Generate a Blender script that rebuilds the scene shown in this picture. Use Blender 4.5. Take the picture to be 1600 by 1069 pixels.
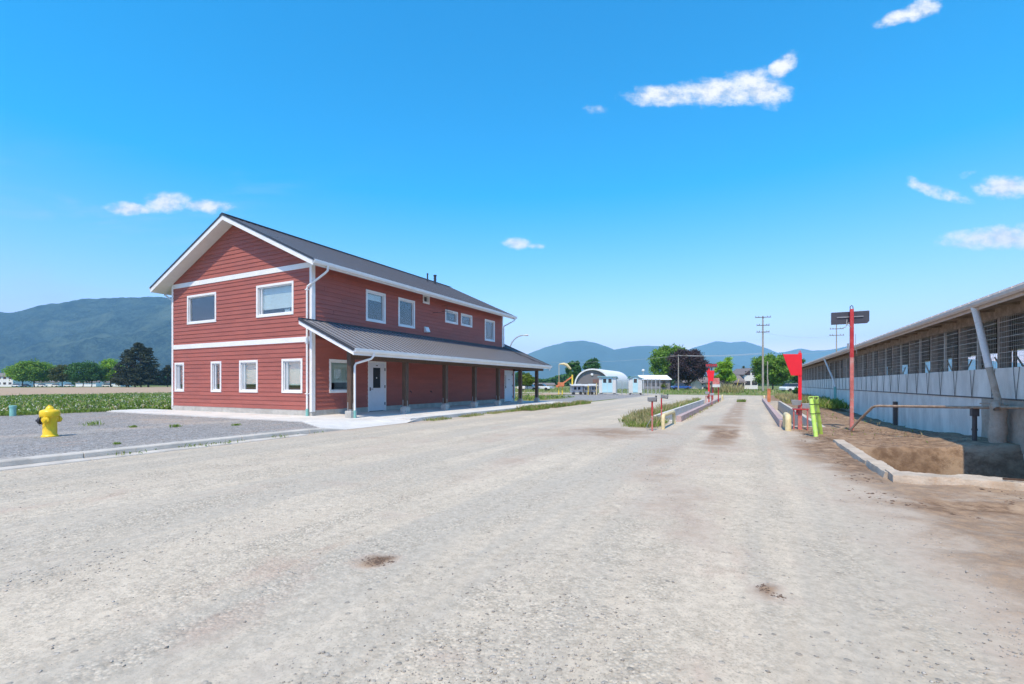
import bpy, math, random
import numpy as np
from mathutils import Vector, Matrix, noise
from math import radians as rad
for o in list(bpy.data.objects): bpy.data.objects.remove(o)
S=bpy.context.scene; COL=S.collection
RNG=np.random.default_rng(7); random.seed(7)
# ------------------------------------------------------------------ camera
FOC=735.0; CX=800.0; HY=600.0; CH=1.4
YAW=math.atan(373/735)
FW=(-math.sin(YAW),math.cos(YAW)); RT=(math.cos(YAW),math.sin(YAW))
cam=bpy.data.cameras.new('camera'); co=bpy.data.objects.new('camera',cam); COL.objects.link(co)
co.location=(0,0,CH); co.rotation_euler=(rad(90),0,YAW)
cam.sensor_width=36; cam.lens=36*FOC/1600; cam.shift_y=65.5/1600; cam.clip_start=.05; cam.clip_end=40000
S.camera=co
# ------------------------------------------------------------------ sky, sun, exposure
SUN=Vector((.09,-.571,1.0)).normalized()
EL=math.asin(SUN.z); AZ=math.atan2(SUN.x,SUN.y)
S.view_settings.view_transform='Standard'; S.view_settings.look='None'
S.view_settings.gamma=1; S.view_settings.exposure=0.5
S.view_settings.use_curve_mapping=False
sl=bpy.data.lights.new('sun','SUN'); sl.energy=3.7; sl.angle=rad(.53); sl.color=(1,.865,.655)
so=bpy.data.objects.new('sun',sl); COL.objects.link(so)
so.rotation_euler=SUN.to_track_quat('Z','Y').to_euler(); so.location=(0,0,60)
W=bpy.data.worlds.new('World'); S.world=W; W.use_nodes=True
def at(px,D):
    t=(px-CX)/FOC
    return ((FW[0]+RT[0]*t)*D,(FW[1]+RT[1]*t)*D)
def zat(py,D): return CH+(HY-py)/FOC*D

class NG:
    """tiny node-graph helper"""
    def __init__(s,tree): s.t=tree; s.n=tree.nodes; s.l=tree.links
    def node(s,ty,**kw):
        n=s.n.new(ty)
        for k,v in kw.items():
            if k.startswith('i_'): s.put(n.inputs[k[2:].replace('_',' ')],v)
            elif k=='ins':
                for i,q in v.items(): s.put(n.inputs[i],q)
            else: setattr(n,k,v)
        return n
    def put(s,sock,v):
        if hasattr(v,'is_linked') and hasattr(v,'node'): s.l.new(v,sock)
        else: sock.default_value=v
    def m(s,op,a,b=0.0,c=None,clamp=False):
        n=s.n.new('ShaderNodeMath'); n.operation=op; n.use_clamp=clamp
        s.put(n.inputs[0],a); s.put(n.inputs[1],b)
        if c is not None: s.put(n.inputs[2],c)
        return n.outputs[0]
    def ramp(s,f,a,b,va=0.0,vb=1.0):
        n=s.n.new('ShaderNodeMapRange'); n.interpolation_type='SMOOTHSTEP'
        s.put(n.inputs[0],f); s.put(n.inputs[1],a); s.put(n.inputs[2],b); s.put(n.inputs[3],va); s.put(n.inputs[4],vb)
        return n.outputs[0]
    def mix(s,f,a,b,blend='MIX'):
        n=s.n.new('ShaderNodeMix'); n.data_type='RGBA'; n.blend_type=blend
        s.put(n.inputs[0],f)
        s.put(n.inputs[6],a if not isinstance(a,tuple) else (*a[:3],1)); s.put(n.inputs[7],b if not isinstance(b,tuple) else (*b[:3],1))
        return n.outputs[2]
    def noise(s,vec,scale,detail=4,rough=.55,dist=0,out='Fac'):
        n=s.n.new('ShaderNodeTexNoise'); s.put(n.inputs['Vector'],vec)
        n.inputs['Scale'].default_value=scale; n.inputs['Detail'].default_value=detail
        n.inputs['Roughness'].default_value=rough; n.inputs['Distortion'].default_value=dist
        return n.outputs[out]
    def mapv(s,vec,sc=(1,1,1),loc=(0,0,0)):
        n=s.n.new('ShaderNodeMapping'); s.put(n.inputs[0],vec); n.inputs['Scale'].default_value=sc; n.inputs['Location'].default_value=loc
        return n.outputs[0]
# clouds are painted on the sky at infinity, by world direction
g=NG(W.node_tree); g.n.clear()
sky=g.node('ShaderNodeTexSky',sky_type='NISHITA',sun_disc=False,sun_elevation=EL,sun_rotation=AZ,altitude=200,air_density=1.0,dust_density=.35,ozone_density=2.2)
hsv=g.node('ShaderNodeHueSaturation',ins={0:.486,1:1.32,2:1.0,4:sky.outputs[0]})
sc_=g.node('ShaderNodeSeparateColor'); g.l.new(hsv.outputs[0],sc_.inputs[0])
cc_=g.node('ShaderNodeCombineColor'); g.l.new(g.m('MULTIPLY',g.m('MAXIMUM',g.m('SUBTRACT',sc_.outputs[0],.50),.03),2.35),cc_.inputs[0])
g.l.new(g.m('MULTIPLY',sc_.outputs[1],1.35),cc_.inputs[1]); g.l.new(g.m('MULTIPLY',sc_.outputs[2],1.58),cc_.inputs[2])
hsv=cc_
tc=g.node('ShaderNodeTexCoord')
sep=g.node('ShaderNodeSeparateXYZ',ins={0:tc.outputs['Generated']})
dx,dy,dz=sep.outputs
def lin(a,b): return g.m('ADD',g.m('MULTIPLY',dx,a),g.m('MULTIPLY',dy,b))
fwd=lin(*FW); rgt=lin(*RT)
fc=g.m('MAXIMUM',fwd,.05)
U=g.m('DIVIDE',rgt,fc); V=g.m('DIVIDE',dz,fc)
uv=g.node('ShaderNodeCombineXYZ',ins={0:U,1:V,2:0.0}).outputs[0]
warp=g.noise(g.mapv(uv,(1,1.6,1)),9,6,.62)
fine=g.noise(g.mapv(uv,(1,1.4,1),(3,1,0)),26,7,.65)
Wv=g.m('ADD',g.m('MULTIPLY',g.m('SUBTRACT',warp,.5),1.9),g.m('MULTIPLY',g.m('SUBTRACT',fine,.5),2.4))
acc=None
CL=[(1040,150,62,17,0,1),(1120,145,62,24,0,1),(1185,138,50,30,.1,1),(1222,105,26,18,-.6,.9),(1405,26,40,12,-.4,.8),(1440,14,34,18,-.3,.9),
    (197,326,38,11,0,1),(262,316,44,17,0,1),(318,322,48,11,.05,1),(808,381,24,10,0,1),(836,385,14,5,0,.7),(1465,300,46,11,.3,.75),(1432,287,14,9,.5,.6),(1575,292,52,18,0,1.1),
    (1560,372,80,19,0,1.1),(1530,380,64,10,0,.8),(930,171,20,7,0,.45),(1512,271,16,6,-.3,.5),(1640,290,50,20,0,1),(1640,368,60,24,0,1)]
for (px,py,a,b,sh,st) in CL:
    u0=(px-CX)/FOC; v0=(HY-py)/FOC
    du=g.m('SUBTRACT',U,u0); dv=g.m('ADD',g.m('SUBTRACT',V,v0),g.m('MULTIPLY',du,sh))
    r=g.m('ADD',g.m('POWER',g.m('ABSOLUTE',g.m('DIVIDE',du,a/FOC)),2.0),g.m('POWER',g.m('ABSOLUTE',g.m('DIVIDE',dv,b/FOC)),2.0))
    k=g.m('MULTIPLY',g.m('SUBTRACT',1.3,r),st)
    acc=k if acc is None else g.m('MAXIMUM',acc,k)
acc=g.m('MAXIMUM',acc,-2.0)
dens=g.m('ADD',acc,Wv)
dens=g.m('MULTIPLY',g.ramp(dens,-.05,1.45),.97)
dens=g.m('MULTIPLY',dens,g.ramp(fwd,.05,.15))
cir=g.noise(g.mapv(uv,(1.2,7,1),(.4,.2,0)),2.2,7,.62,.6)
cir=g.m('MULTIPLY',g.m('MULTIPLY',g.ramp(cir,.48,.8),g.ramp(U,-.1,-.9)),g.m('MULTIPLY',g.ramp(V,.55,.35),.33))
veil=g.m('MAXIMUM',cir,0.0)
skyc=g.mix(veil,hsv.outputs[0],(3.6,4.1,4.6))
cloudc=g.mix(g.ramp(fine,.3,.62),(3.9,4.15,4.6),(5.7,5.7,5.8))
skyc=g.mix(dens,skyc,cloudc)
bg=g.node('ShaderNodeBackground',ins={0:skyc,1:.15})
out=g.node('ShaderNodeOutputWorld'); g.l.new(bg.outputs[0],out.inputs[0])

# ------------------------------------------------------------------ helpers
def tag(o,label=None,cat=None,group=None,kind=None):
    if label: o['label']=label
    if cat: o['category']=cat
    if group: o['group']=group
    if kind: o['kind']=kind
    return o
def empty(name,loc,rz=0,label=None,cat=None,group=None):
    o=bpy.data.objects.new(name,None); COL.objects.link(o); o.location=loc; o.rotation_euler=(0,0,rz); o.empty_display_size=.2
    return tag(o,label,cat,group)
def copy_tree(o,parent=None):
    c=o.copy(); COL.objects.link(c); c.parent=parent
    for ch in list(o.children): copy_tree(ch,c)
    return c
class MB:
    def __init__(s): s.v=[]; s.f=[]; s.mi=[]; s.cur=0
    def add(s,vs,fs):
        n=len(s.v); s.v+= [tuple(p) for p in vs]; s.f+=[tuple(i+n for i in f) for f in fs]; s.mi+=[s.cur]*len(fs); return s
    def quad(s,a,b,c,d): return s.add([a,b,c,d],[(0,1,2,3)])
    def box(s,x0,x1,y0,y1,z0,z1):
        return s.add([(x0,y0,z0),(x1,y0,z0),(x1,y1,z0),(x0,y1,z0),(x0,y0,z1),(x1,y0,z1),(x1,y1,z1),(x0,y1,z1)],
            [(0,3,2,1),(4,5,6,7),(0,1,5,4),(1,2,6,5),(2,3,7,6),(3,0,4,7)])
    def hexa(s,p):  # 8 pts bottom ring, top ring
        return s.add(p,[(0,3,2,1),(4,5,6,7),(0,1,5,4),(1,2,6,5),(2,3,7,6),(3,0,4,7)])
    def prism(s,poly,ext):  # poly: list of 3d pts, ext vector
        n=len(poly); e=Vector(ext); vs=[Vector(p) for p in poly]+[Vector(p)+e for p in poly]
        fs=[tuple(range(n))[::-1],tuple(range(n,2*n))]+[(i,(i+1)%n,n+(i+1)%n,n+i) for i in range(n)]
        return s.add(vs,fs)
    def bar(s,a,b,w,h=None,up=(0,0,1)):
        a=Vector(a); b=Vector(b); d=(b-a).normalized(); h=h or w
        u=Vector(up)
        if abs(d.dot(u))>.95: u=Vector((1,0,0))
        sx=d.cross(u).normalized()*w/2; sy=sx.cross(d).normalized()*h/2
        p=[a-sx-sy,a+sx-sy,a+sx+sy,a-sx+sy,b-sx-sy,b+sx-sy,b+sx+sy,b-sx+sy]
        return s.hexa(p)
    def tube(s,pts,r,n=10,caps=True):
        pts=[Vector(p) for p in pts]; rs=r if isinstance(r,(list,tuple)) else [r]*len(pts)
        vs=[];fs=[]; prev=None
        for i,p in enumerate(pts):
            d=(pts[min(i+1,len(pts)-1)]-pts[max(i-1,0)]).normalized()
            u=prev if prev is not None else (Vector((1,0,0)) if abs(d.z)>.9 else Vector((0,0,1)))
            x=(u-d*u.dot(d)).normalized(); y=d.cross(x); prev=x
            for k in range(n):
                t=2*math.pi*k/n; vs.append(p+(x*math.cos(t)+y*math.sin(t))*rs[i])
        for i in range(len(pts)-1):
            for k in range(n): fs.append((i*n+k,i*n+(k+1)%n,(i+1)*n+(k+1)%n,(i+1)*n+k))
        if caps: fs+= [tuple(range(n))[::-1],tuple(range((len(pts)-1)*n,len(pts)*n))]
        return s.add(vs,fs)
    def lathe(s,prof,c=(0,0,0),n=28):
        vs=[];fs=[]
        for r,z in prof:
            for k in range(n):
                t=2*math.pi*k/n; vs.append((c[0]+r*math.cos(t),c[1]+r*math.sin(t),c[2]+z))
        for i in range(len(prof)-1):
            for k in range(n): fs.append((i*n+k,i*n+(k+1)%n,(i+1)*n+(k+1)%n,(i+1)*n+k))
        fs+= [tuple(range(n))[::-1],tuple(range((len(prof)-1)*n,len(prof)*n))]
        return s.add(vs,fs)
    def build(s,name,mats,parent=None,smooth=False,bevel=0,sharp=40):
        me=bpy.data.meshes.new(name); me.from_pydata(s.v,[],s.f)
        if not isinstance(mats,(list,tuple)): mats=[mats]
        for m in mats: me.materials.append(m)
        if len(mats)>1: me.polygons.foreach_set('material_index',s.mi)
        if smooth:
            me.polygons.foreach_set('use_smooth',[True]*len(s.f))
        me.update()
        o=bpy.data.objects.new(name,me); COL.objects.link(o)
        if smooth:
            try: me.set_sharp_from_angle(angle=rad(sharp))
            except Exception: pass
        if bevel:
            b=o.modifiers.new('bevel','BEVEL'); b.width=bevel; b.segments=2; b.limit_method='ANGLE'; b.angle_limit=rad(40)
        if parent is not None:
            o.parent=parent
        return o
def npmesh(name,verts,faces,mats,parent=None,attrs=None,smooth=False):
    me=bpy.data.meshes.new(name)
    v=np.asarray(verts,dtype=np.float32); f=np.asarray(faces,dtype=np.int32); k=f.shape[1]
    me.vertices.add(len(v)); me.vertices.foreach_set('co',v.ravel())
    me.loops.add(f.size); me.loops.foreach_set('vertex_index',f.ravel())
    me.polygons.add(len(f)); me.polygons.foreach_set('loop_start',np.arange(0,f.size,k,dtype=np.int32)); 
    try: me.polygons.foreach_set('loop_total',np.full(len(f),k,dtype=np.int32))
    except Exception: pass
    if smooth: me.polygons.foreach_set('use_smooth',np.ones(len(f),dtype=bool))
    if not isinstance(mats,(list,tuple)): mats=[mats]
    for m in mats: me.materials.append(m)
    if attrs:
        for n_,a in attrs.items():
            at_=me.attributes.new(n_,'FLOAT','POINT'); at_.data.foreach_set('value',np.asarray(a,dtype=np.float32))
    me.update(calc_edges=True); me.validate()
    o=bpy.data.objects.new(name,me); COL.objects.link(o); o.parent=parent
    return o
# ------------------------------------------------------------------ materials
def mat(name,col,rough=.6,metal=0,var=.12,vs=3.0,bump=0,bs=60,stretch=(1,1,1),dirt=None,dirtamt=.4,ds=1.2,spec=.5,coat=0,isl=0,hue2=None):
    m=bpy.data.materials.new(name); m.use_nodes=True; g=NG(m.node_tree); g.n.clear()
    b=g.node('ShaderNodeBsdfPrincipled'); o=g.node('ShaderNodeOutputMaterial'); g.l.new(b.outputs[0],o.inputs[0])
    tc=g.node('ShaderNodeTexCoord').outputs['Object']
    gp=g.node('ShaderNodeNewGeometry'); 
    v=g.mapv(gp.outputs['Position'],stretch)
    n1=g.noise(v,vs,6,.6)
    lo=tuple(c*(1-var) for c in col); hi=tuple(min(1,c*(1+var)) for c in col)
    c=g.mix(g.ramp(n1,.3,.7),lo,hi)
    if hue2:
        n3=g.noise(v,vs*.35,3,.5); c=g.mix(g.ramp(n3,.42,.62),c,hue2)
    if isl:
        ri=gp.outputs['Random Per Island']; c=g.mix(g.m('MULTIPLY',ri,isl),c,(0.02,.02,.02)); 
    if dirt:
        n2=g.noise(v,ds,8,.7,.3); c=g.mix(g.m('MULTIPLY',g.ramp(n2,.45,.72),dirtamt),c,dirt)
    g.l.new(c,b.inputs['Base Color'])
    g.put(b.inputs['Roughness'],g.ramp(n1,.2,.8,max(0,rough-.08),min(1,rough+.08))); b.inputs['Metallic'].default_value=metal
    b.inputs['Specular IOR Level'].default_value=spec
    if coat: b.inputs['Coat Weight'].default_value=coat
    if bump:
        bn=g.node('ShaderNodeBump',ins={0:bump,1:.02,2:g.noise(v,bs,6,.65)})
        bn.inputs['Height'].default_value=0; g.l.new(g.noise(v,bs,6,.65),bn.inputs['Height']); bn.inputs['Distance'].default_value=.02; bn.inputs['Strength'].default_value=bump
        g.l.new(bn.outputs[0],b.inputs['Normal'])
    return m
M={}
M['red']=mat('red_siding',(.375,.108,.082),.66,var=.08,vs=1.2,bump=.25,bs=25,stretch=(1,1,4),dirt=(.40,.15,.13),dirtamt=.25,ds=.9,isl=.14)
M['white']=mat('white_trim',(.80,.80,.79),.45,var=.04,vs=2,dirt=(.55,.53,.48),dirtamt=.15)
M['soffit']=mat('soffit',(.72,.71,.68),.6,var=.04)
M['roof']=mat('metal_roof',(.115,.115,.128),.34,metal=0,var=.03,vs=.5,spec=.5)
M['roofpan_lit']=mat('canopy_metal_lit',(.27,.27,.28),.34,var=.03,vs=.5)  # paler, lit copy of the roof metal for the sheets between canopy ribs
M['roofdk']=mat('roof_trim',(.045,.048,.058),.45,metal=.2,var=.1)
M['conc']=mat('concrete',(.54,.50,.44),.85,var=.12,vs=2.2,bump=.4,bs=40,dirt=(.33,.30,.26),dirtamt=.5,ds=1.4)
M['concl']=mat('pale_concrete',(.62,.60,.56),.85,var=.08,vs=1.4,bump=.3,bs=60,dirt=(.45,.42,.38),dirtamt=.45,ds=.8)
M['found']=mat('foundation',(.45,.44,.40),.85,var=.12,vs=4,bump=.3,bs=60,dirt=(.30,.27,.23),dirtamt=.4,ds=3)
M['wood']=mat('timber_post',(.085,.050,.032),.7,var=.35,vs=6,stretch=(6,6,.6),bump=.4,bs=20)
M['sash']=mat('vinyl_sash',(.78,.79,.80),.4,var=.03)
M['door']=mat('door_paint',(.70,.73,.78),.4,var=.03)
M['steel']=mat('dark_steel',(.08,.08,.085),.4,metal=.6,var=.2,vs=10)
M['blind']=mat('blind',(.50,.60,.54),.8,var=.05)
M['blind2']=mat('blind_pale',(.66,.73,.72),.8,var=.04)
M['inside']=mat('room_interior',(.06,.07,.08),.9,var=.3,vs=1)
M['grey']=mat('grey_metal',(.35,.36,.37),.5,metal=.4,var=.15)
M['redp']=mat('red_paint',(.50,.028,.032),.5,var=.15,vs=4,dirt=(.45,.22,.18),dirtamt=.35,ds=4,bump=.1)
M['redb']=mat('bright_red_paint',(.80,.012,.025),.42,var=.06,vs=3)
M['redf']=mat('faded_red_paint',(.55,.16,.14),.6,var=.2,vs=5,dirt=(.50,.38,.33),dirtamt=.7,ds=3.5,bump=.2)
M['black']=mat('black_plastic',(.025,.027,.033),.5,var=.2)
M['char']=mat('sign_case',(.06,.06,.075),.5,var=.15)
M['yel']=mat('hydrant_yellow',(.85,.58,.015),.38,var=.07,vs=8,dirt=(.60,.35,.05),dirtamt=.35,ds=9,bump=.08,bs=90)
M['yelf']=mat('faded_yellow_paint',(.70,.58,.31),.55,var=.15,vs=5,dirt=(.45,.38,.28),dirtamt=.55,ds=5)
M['yelp']=mat('yellow_paint',(.80,.60,.06),.5,var=.1)
M['lime']=mat('lime_plastic',(.50,.78,.12),.5,var=.12,vs=5,dirt=(.62,.66,.45),dirtamt=.5,ds=6)
M['mint']=mat('mint_pipe',(.22,.50,.45),.55,var=.08)
M['pink']=mat('pink_concrete',(.46,.33,.31),.85,var=.15,vs=2.5,bump=.3,bs=40,dirt=(.42,.38,.34),dirtamt=.7,ds=1.5)
M['rust']=mat('rusty_pipe',(.36,.25,.17),.75,var=.3,vs=9,dirt=(.50,.40,.31),dirtamt=.7,ds=4,bump=.3)
M['orange']=mat('orange_paint',(.62,.20,.08),.6,var=.2)
M['barnconc']=mat('barn_concrete',(.80,.745,.67),.85,var=.13,vs=1.6,stretch=(1,1,.5),bump=.3,bs=25,dirt=(.50,.43,.36),dirtamt=.55,ds=1.3)
M['barnmud']=mat('muddy_concrete',(.46,.38,.30),.9,var=.22,vs=3,bump=.6,bs=18,dirt=(.25,.18,.13),dirtamt=.6,ds=3)
M['barnwood']=mat('barn_timber',(.28,.22,.17),.8,var=.3,vs=3,stretch=(2,2,2),bump=.4,dirt=(.16,.12,.09),dirtamt=.6,ds=2)
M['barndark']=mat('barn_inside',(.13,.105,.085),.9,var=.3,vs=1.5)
M['barnroof']=mat('barn_roof',(.42,.38,.35),.45,metal=.4,var=.12,vs=2)
M['barntrim']=mat('barn_fascia',(.62,.53,.47),.6,var=.12,vs=3,stretch=(1,1,1),dirt=(.42,.34,.28),dirtamt=.5,ds=3)
M['wire']=mat('galvanised_wire',(.58,.54,.48),.5,metal=.3,var=.15)
M['wiredk']=mat('rod',(.10,.085,.08),.6,metal=.3,var=.15)
M['pvc']=mat('pvc_pipe',(.80,.77,.74),.5,var=.08,vs=4,dirt=(.42,.35,.29),dirtamt=.5,ds=4)
M['rimconc']=mat('weathered_rim',(.50,.43,.35),.9,var=.15,vs=3,bump=.7,bs=30,dirt=(.36,.27,.19),dirtamt=.6,ds=2.2)
M['pitconc']=mat('pit_concrete',(.50,.43,.35),.9,var=.18,vs=4,bump=.9,bs=22,dirt=(.40,.28,.19),dirtamt=.8,ds=2.6)
M['pole']=mat('utility_pole',(.36,.32,.28),.8,var=.2,vs=3,stretch=(3,3,.4))
M['poledk']=mat('pole_crossarm',(.16,.14,.13),.8,var=.2)
M['cable']=mat('cable',(.55,.57,.60),.6,var=.05)
M['shed']=mat('shed_wall',(.60,.62,.60),.7,var=.05)
M['teal']=mat('teal_door',(.42,.66,.72),.5,var=.05)
M['tealr']=mat('teal_roof',(.22,.42,.46),.5,var=.08)
M['fabric']=mat('white_fabric',(.82,.82,.82),.6,var=.03)
M['gable']=mat('grey_gable',(.20,.185,.19),.8,var=.06)
M['glassdk']=mat('dark_glass',(.03,.04,.05),.1,var=.1)
M['trailer']=mat('trailer_panel',(.50,.52,.56),.6,var=.15,vs=2)
M['mesh']=mat('fence_mesh',(.45,.48,.50),.5,metal=.3)
M['housew']=mat('house_white',(.75,.74,.72),.7,var=.04)
M['houseb']=mat('house_brick',(.22,.12,.10),.8,var=.15)
M['houseroof']=mat('house_roof',(.20,.17,.16),.8,var=.12)
M['carw']=mat('car_white',(.78,.78,.78),.25,var=.02,coat=.6)
M['carb']=mat('car_blue',(.03,.10,.35),.25,var=.05,coat=.6)
M['card']=mat('car_dark',(.05,.05,.055),.25,var=.05,coat=.6)
M['tyre']=mat('tyre',(.025,.025,.025),.85)
M['bark']=mat('bark',(.10,.08,.065),.9,var=.3,vs=4,bump=.4,bs=12)
M['stone']=mat('loose_stone',(.46,.43,.39),.95,spec=.05,var=.25,vs=30,isl=.5)
M['clod']=mat('mud_clod',(.20,.13,.09),.95,var=.35,vs=20,isl=.5,bump=.4)
def leafmat(name,a,b,tr=.25,isl=.5):
    m=bpy.data.materials.new(name); m.use_nodes=True; g=NG(m.node_tree); g.n.clear()
    o=g.node('ShaderNodeOutputMaterial'); gp=g.node('ShaderNodeNewGeometry')
    n1=g.noise(gp.outputs['Position'],.35,3,.6)
    f=g.m('ADD',g.m('MULTIPLY',gp.outputs['Random Per Island'],.6),g.m('MULTIPLY',g.ramp(n1,.35,.65),.4))
    c=g.mix(f,a,b)
    d=g.node('ShaderNodeBsdfPrincipled'); g.l.new(c,d.inputs['Base Color']); d.inputs['Roughness'].default_value=.6; d.inputs['Specular IOR Level'].default_value=.25
    t=g.node('ShaderNodeBsdfTranslucent'); g.l.new(c,t.inputs[0])
    mx=g.node('ShaderNodeMixShader',ins={0:tr}); g.l.new(d.outputs[0],mx.inputs[1]); g.l.new(t.outputs[0],mx.inputs[2]); g.l.new(mx.outputs[0],o.inputs[0])
    return m
M['lf_green']=leafmat('leaf_green',(0.085,0.189,0.022),(0.246,0.415,0.056))
M['lf_bright']=leafmat('leaf_bright',(0.151,0.320,0.029),(0.377,0.603,0.056))
M['lf_deep']=leafmat('leaf_deep',(0.034,0.113,0.030),(0.094,0.226,0.056))
M['lf_olive']=leafmat('leaf_olive',(0.065,0.091,0.026),(0.156,0.182,0.052))
M['lf_con']=leafmat('leaf_conifer',(0.023,0.035,0.023),(0.065,0.080,0.041),.1)
M['lf_pur']=leafmat('leaf_purple',(.028,.018,.022),(.085,.055,.06),.12)
M['lf_lime']=leafmat('leaf_lime',(.12,.18,.02),(.25,.32,.04))
M['weed']=leafmat('weed_leaf',(.11,.20,.03),(.30,.40,.09),.3)
M['straw']=leafmat('dry_stem',(.30,.26,.11),(.52,.46,.24),.2)
M['flower']=mat('clover_flower',(.75,.74,.66),.7)
def glassmat(name,tint,refl):
    m=bpy.data.materials.new(name); m.use_nodes=True; g=NG(m.node_tree); g.n.clear()
    o=g.node('ShaderNodeOutputMaterial'); t=g.node('ShaderNodeBsdfTransparent'); t.inputs[0].default_value=(*tint,1)
    gl=g.node('ShaderNodeBsdfGlossy'); gl.inputs['Roughness'].default_value=.02
    lw=g.node('ShaderNodeLayerWeight'); lw.inputs[0].default_value=.5
    n=g.noise(g.node('ShaderNodeNewGeometry').outputs['Position'],1.3,2,.5)
    bn=g.node('ShaderNodeBump'); bn.inputs['Strength'].default_value=.008; g.l.new(n,bn.inputs['Height']); g.l.new(bn.outputs[0],gl.inputs['Normal'])
    mx=g.node('ShaderNodeMixShader'); g.l.new(g.m('ADD',g.m('MULTIPLY',g.m('POWER',lw.outputs['Facing'],3.0),.7),.20,clamp=True),mx.inputs[0]); g.l.new(t.outputs[0],mx.inputs[1]); g.l.new(gl.outputs[0],mx.inputs[2]); g.l.new(mx.outputs[0],o.inputs[0])
    return m
M['glass']=glassmat('window_glass',(.86,.92,.92),.45)

def groundmat(name,base,kind):
    m=bpy.data.materials.new(name); m.use_nodes=True; g=NG(m.node_tree); g.n.clear()
    b=g.node('ShaderNodeBsdfPrincipled'); o=g.node('ShaderNodeOutputMaterial'); g.l.new(b.outputs[0],o.inputs[0])
    b.inputs['Roughness'].default_value=.92; b.inputs['Specular IOR Level'].default_value=.2
    P=g.node('ShaderNodeNewGeometry').outputs['Position']
    # small stones
    vo=g.node('ShaderNodeTexVoronoi',feature='F1'); g.l.new(P,vo.inputs['Vector']); vo.inputs['Scale'].default_value=46; vo.inputs['Randomness'].default_value=1
    vo2=g.node('ShaderNodeTexVoronoi',feature='F1'); g.l.new(P,vo2.inputs['Vector']); vo2.inputs['Scale'].default_value=19
    sc=g.node('ShaderNodeSeparateColor'); g.l.new(vo.outputs['Color'],sc.inputs[0])
    sc2=g.node('ShaderNodeSeparateColor'); g.l.new(vo2.outputs['Color'],sc2.inputs[0])
    sand=g.noise(P,150,3,.7)
    big=g.noise(P,.45,5,.62); mid=g.noise(P,2.4,6,.68)
    # long streaks along the driving direction
    st=g.noise(g.mapv(P,(1.6,.16,1)),1.0,5,.6,.35)
    def attr(n):
        a=g.node('ShaderNodeAttribute',attribute_name=n); return a.outputs['Fac']
    # how stony: patches of loose gravel between compacted fines
    stony=g.m('ADD',g.ramp(g.m('ADD',g.m('MULTIPLY',st,.6),g.m('MULTIPLY',mid,.4)),.46,.63),attr('loose'),clamp=True)
    if kind=='lot': stony=g.m('ADD',g.m('MULTIPLY',stony,.15),g.m('ADD',g.m('MULTIPLY',attr('loose'),.8),.55),clamp=True)
    fines=g.mix(g.ramp(big,.35,.65),tuple(c*.93 for c in base),tuple(c*1.07 for c in base))
    fines=g.mix(g.m('MULTIPLY',g.ramp(mid,.52,.75),.35),fines,(base[0]*.84,base[1]*.80,base[2]*.76))
    grit=g.node('ShaderNodeTexVoronoi',feature='F1'); g.l.new(P,grit.inputs['Vector']); grit.inputs['Scale'].default_value=95
    gs=g.node('ShaderNodeSeparateColor'); g.l.new(grit.outputs['Color'],gs.inputs[0])
    fines=g.mix(g.m('MULTIPLY',g.m('GREATER_THAN',gs.outputs[0],g.ramp(mid,.35,.65,.92,.62)),.38),fines,tuple(c*.45 for c in base))
    fines=g.mix(g.m('MULTIPLY',g.ramp(sand,.35,.75),.22),fines,(base[0]*.55,base[1]*.55,base[2]*.55))
    tr_=g.noise(g.mapv(P,(.9,.07,1),(2,7,0)),1.0,4,.6,.25); tr2=g.noise(g.mapv(P,(3.2,.22,1),(8,1,0)),1.0,5,.65,.3)
    fines=g.mix(g.m('MULTIPLY',g.ramp(tr_,.44,.58),.85 if kind!='lot' else .1),fines,(base[0]*.77,base[1]*.80,base[2]*.84))
    fines=g.mix(g.m('MULTIPLY',g.ramp(tr2,.5,.7),.45 if kind!='lot' else .1),fines,(base[0]*.86,base[1]*.83,base[2]*.80))
    sv=g.ramp(sc.outputs[0],0,1,.58,1.18)
    if kind=='lot': cb=(.36,.355,.35)
    else: cb=(base[0]*1.0,base[1]*1.02,base[2]*1.04)
    stc=g.mix(1.0,cb,g.node('ShaderNodeCombineXYZ',ins={0:sv,1:sv,2:sv}).outputs[0],'MULTIPLY')
    gap=g.ramp(vo.outputs['Distance'],.35,.75)
    stc=g.mix(g.m('MULTIPLY',gap,.62),stc,(base[0]*.5,base[1]*.5,base[2]*.5))
    col=g.mix(g.m('MULTIPLY',stony,.58 if kind!='lot' else .92),fines,stc)
    # scattered single stones
    one=g.m('MULTIPLY',g.m('GREATER_THAN',sc2.outputs[1],.91),g.ramp(vo2.outputs['Distance'],.38,.22))
    onec=g.ramp(sc2.outputs[0],0,1,.20,.55)
    col=g.mix(g.m('MULTIPLY',one,.6),col,g.node('ShaderNodeCombineXYZ',ins={0:onec,1:g.m('MULTIPLY',onec,.9),2:g.m('MULTIPLY',onec,.78)}).outputs[0])
    gr_=g.noise(P,13,4,.75); gv=g.ramp(gr_,.33,.67,.62 if kind=='lot' else .84,1.22 if kind=='lot' else 1.07)
    col=g.mix(1.0,col,g.node('ShaderNodeCombineXYZ',ins={0:gv,1:gv,2:gv}).outputs[0],'MULTIPLY')
    # stains: warm patches, mud
    warm=g.noise(g.mapv(P,(1,.6,1),(5,3,0)),.75,6,.66,.4)
    wmask=g.m('MULTIPLY',g.ramp(warm,.56,.70),.5)
    col=g.mix(wmask,col,(.42,.30,.235))
    dn=g.noise(P,1.1,7,.7,.5); dn2=g.noise(P,5.5,6,.7)
    mud=attr('mud')
    mudc=g.mix(g.ramp(dn2,.35,.68),(.165,.105,.068),(.36,.25,.165))
    mudc=g.mix(g.ramp(dn,.5,.68),mudc,(.42,.31,.215))
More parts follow.
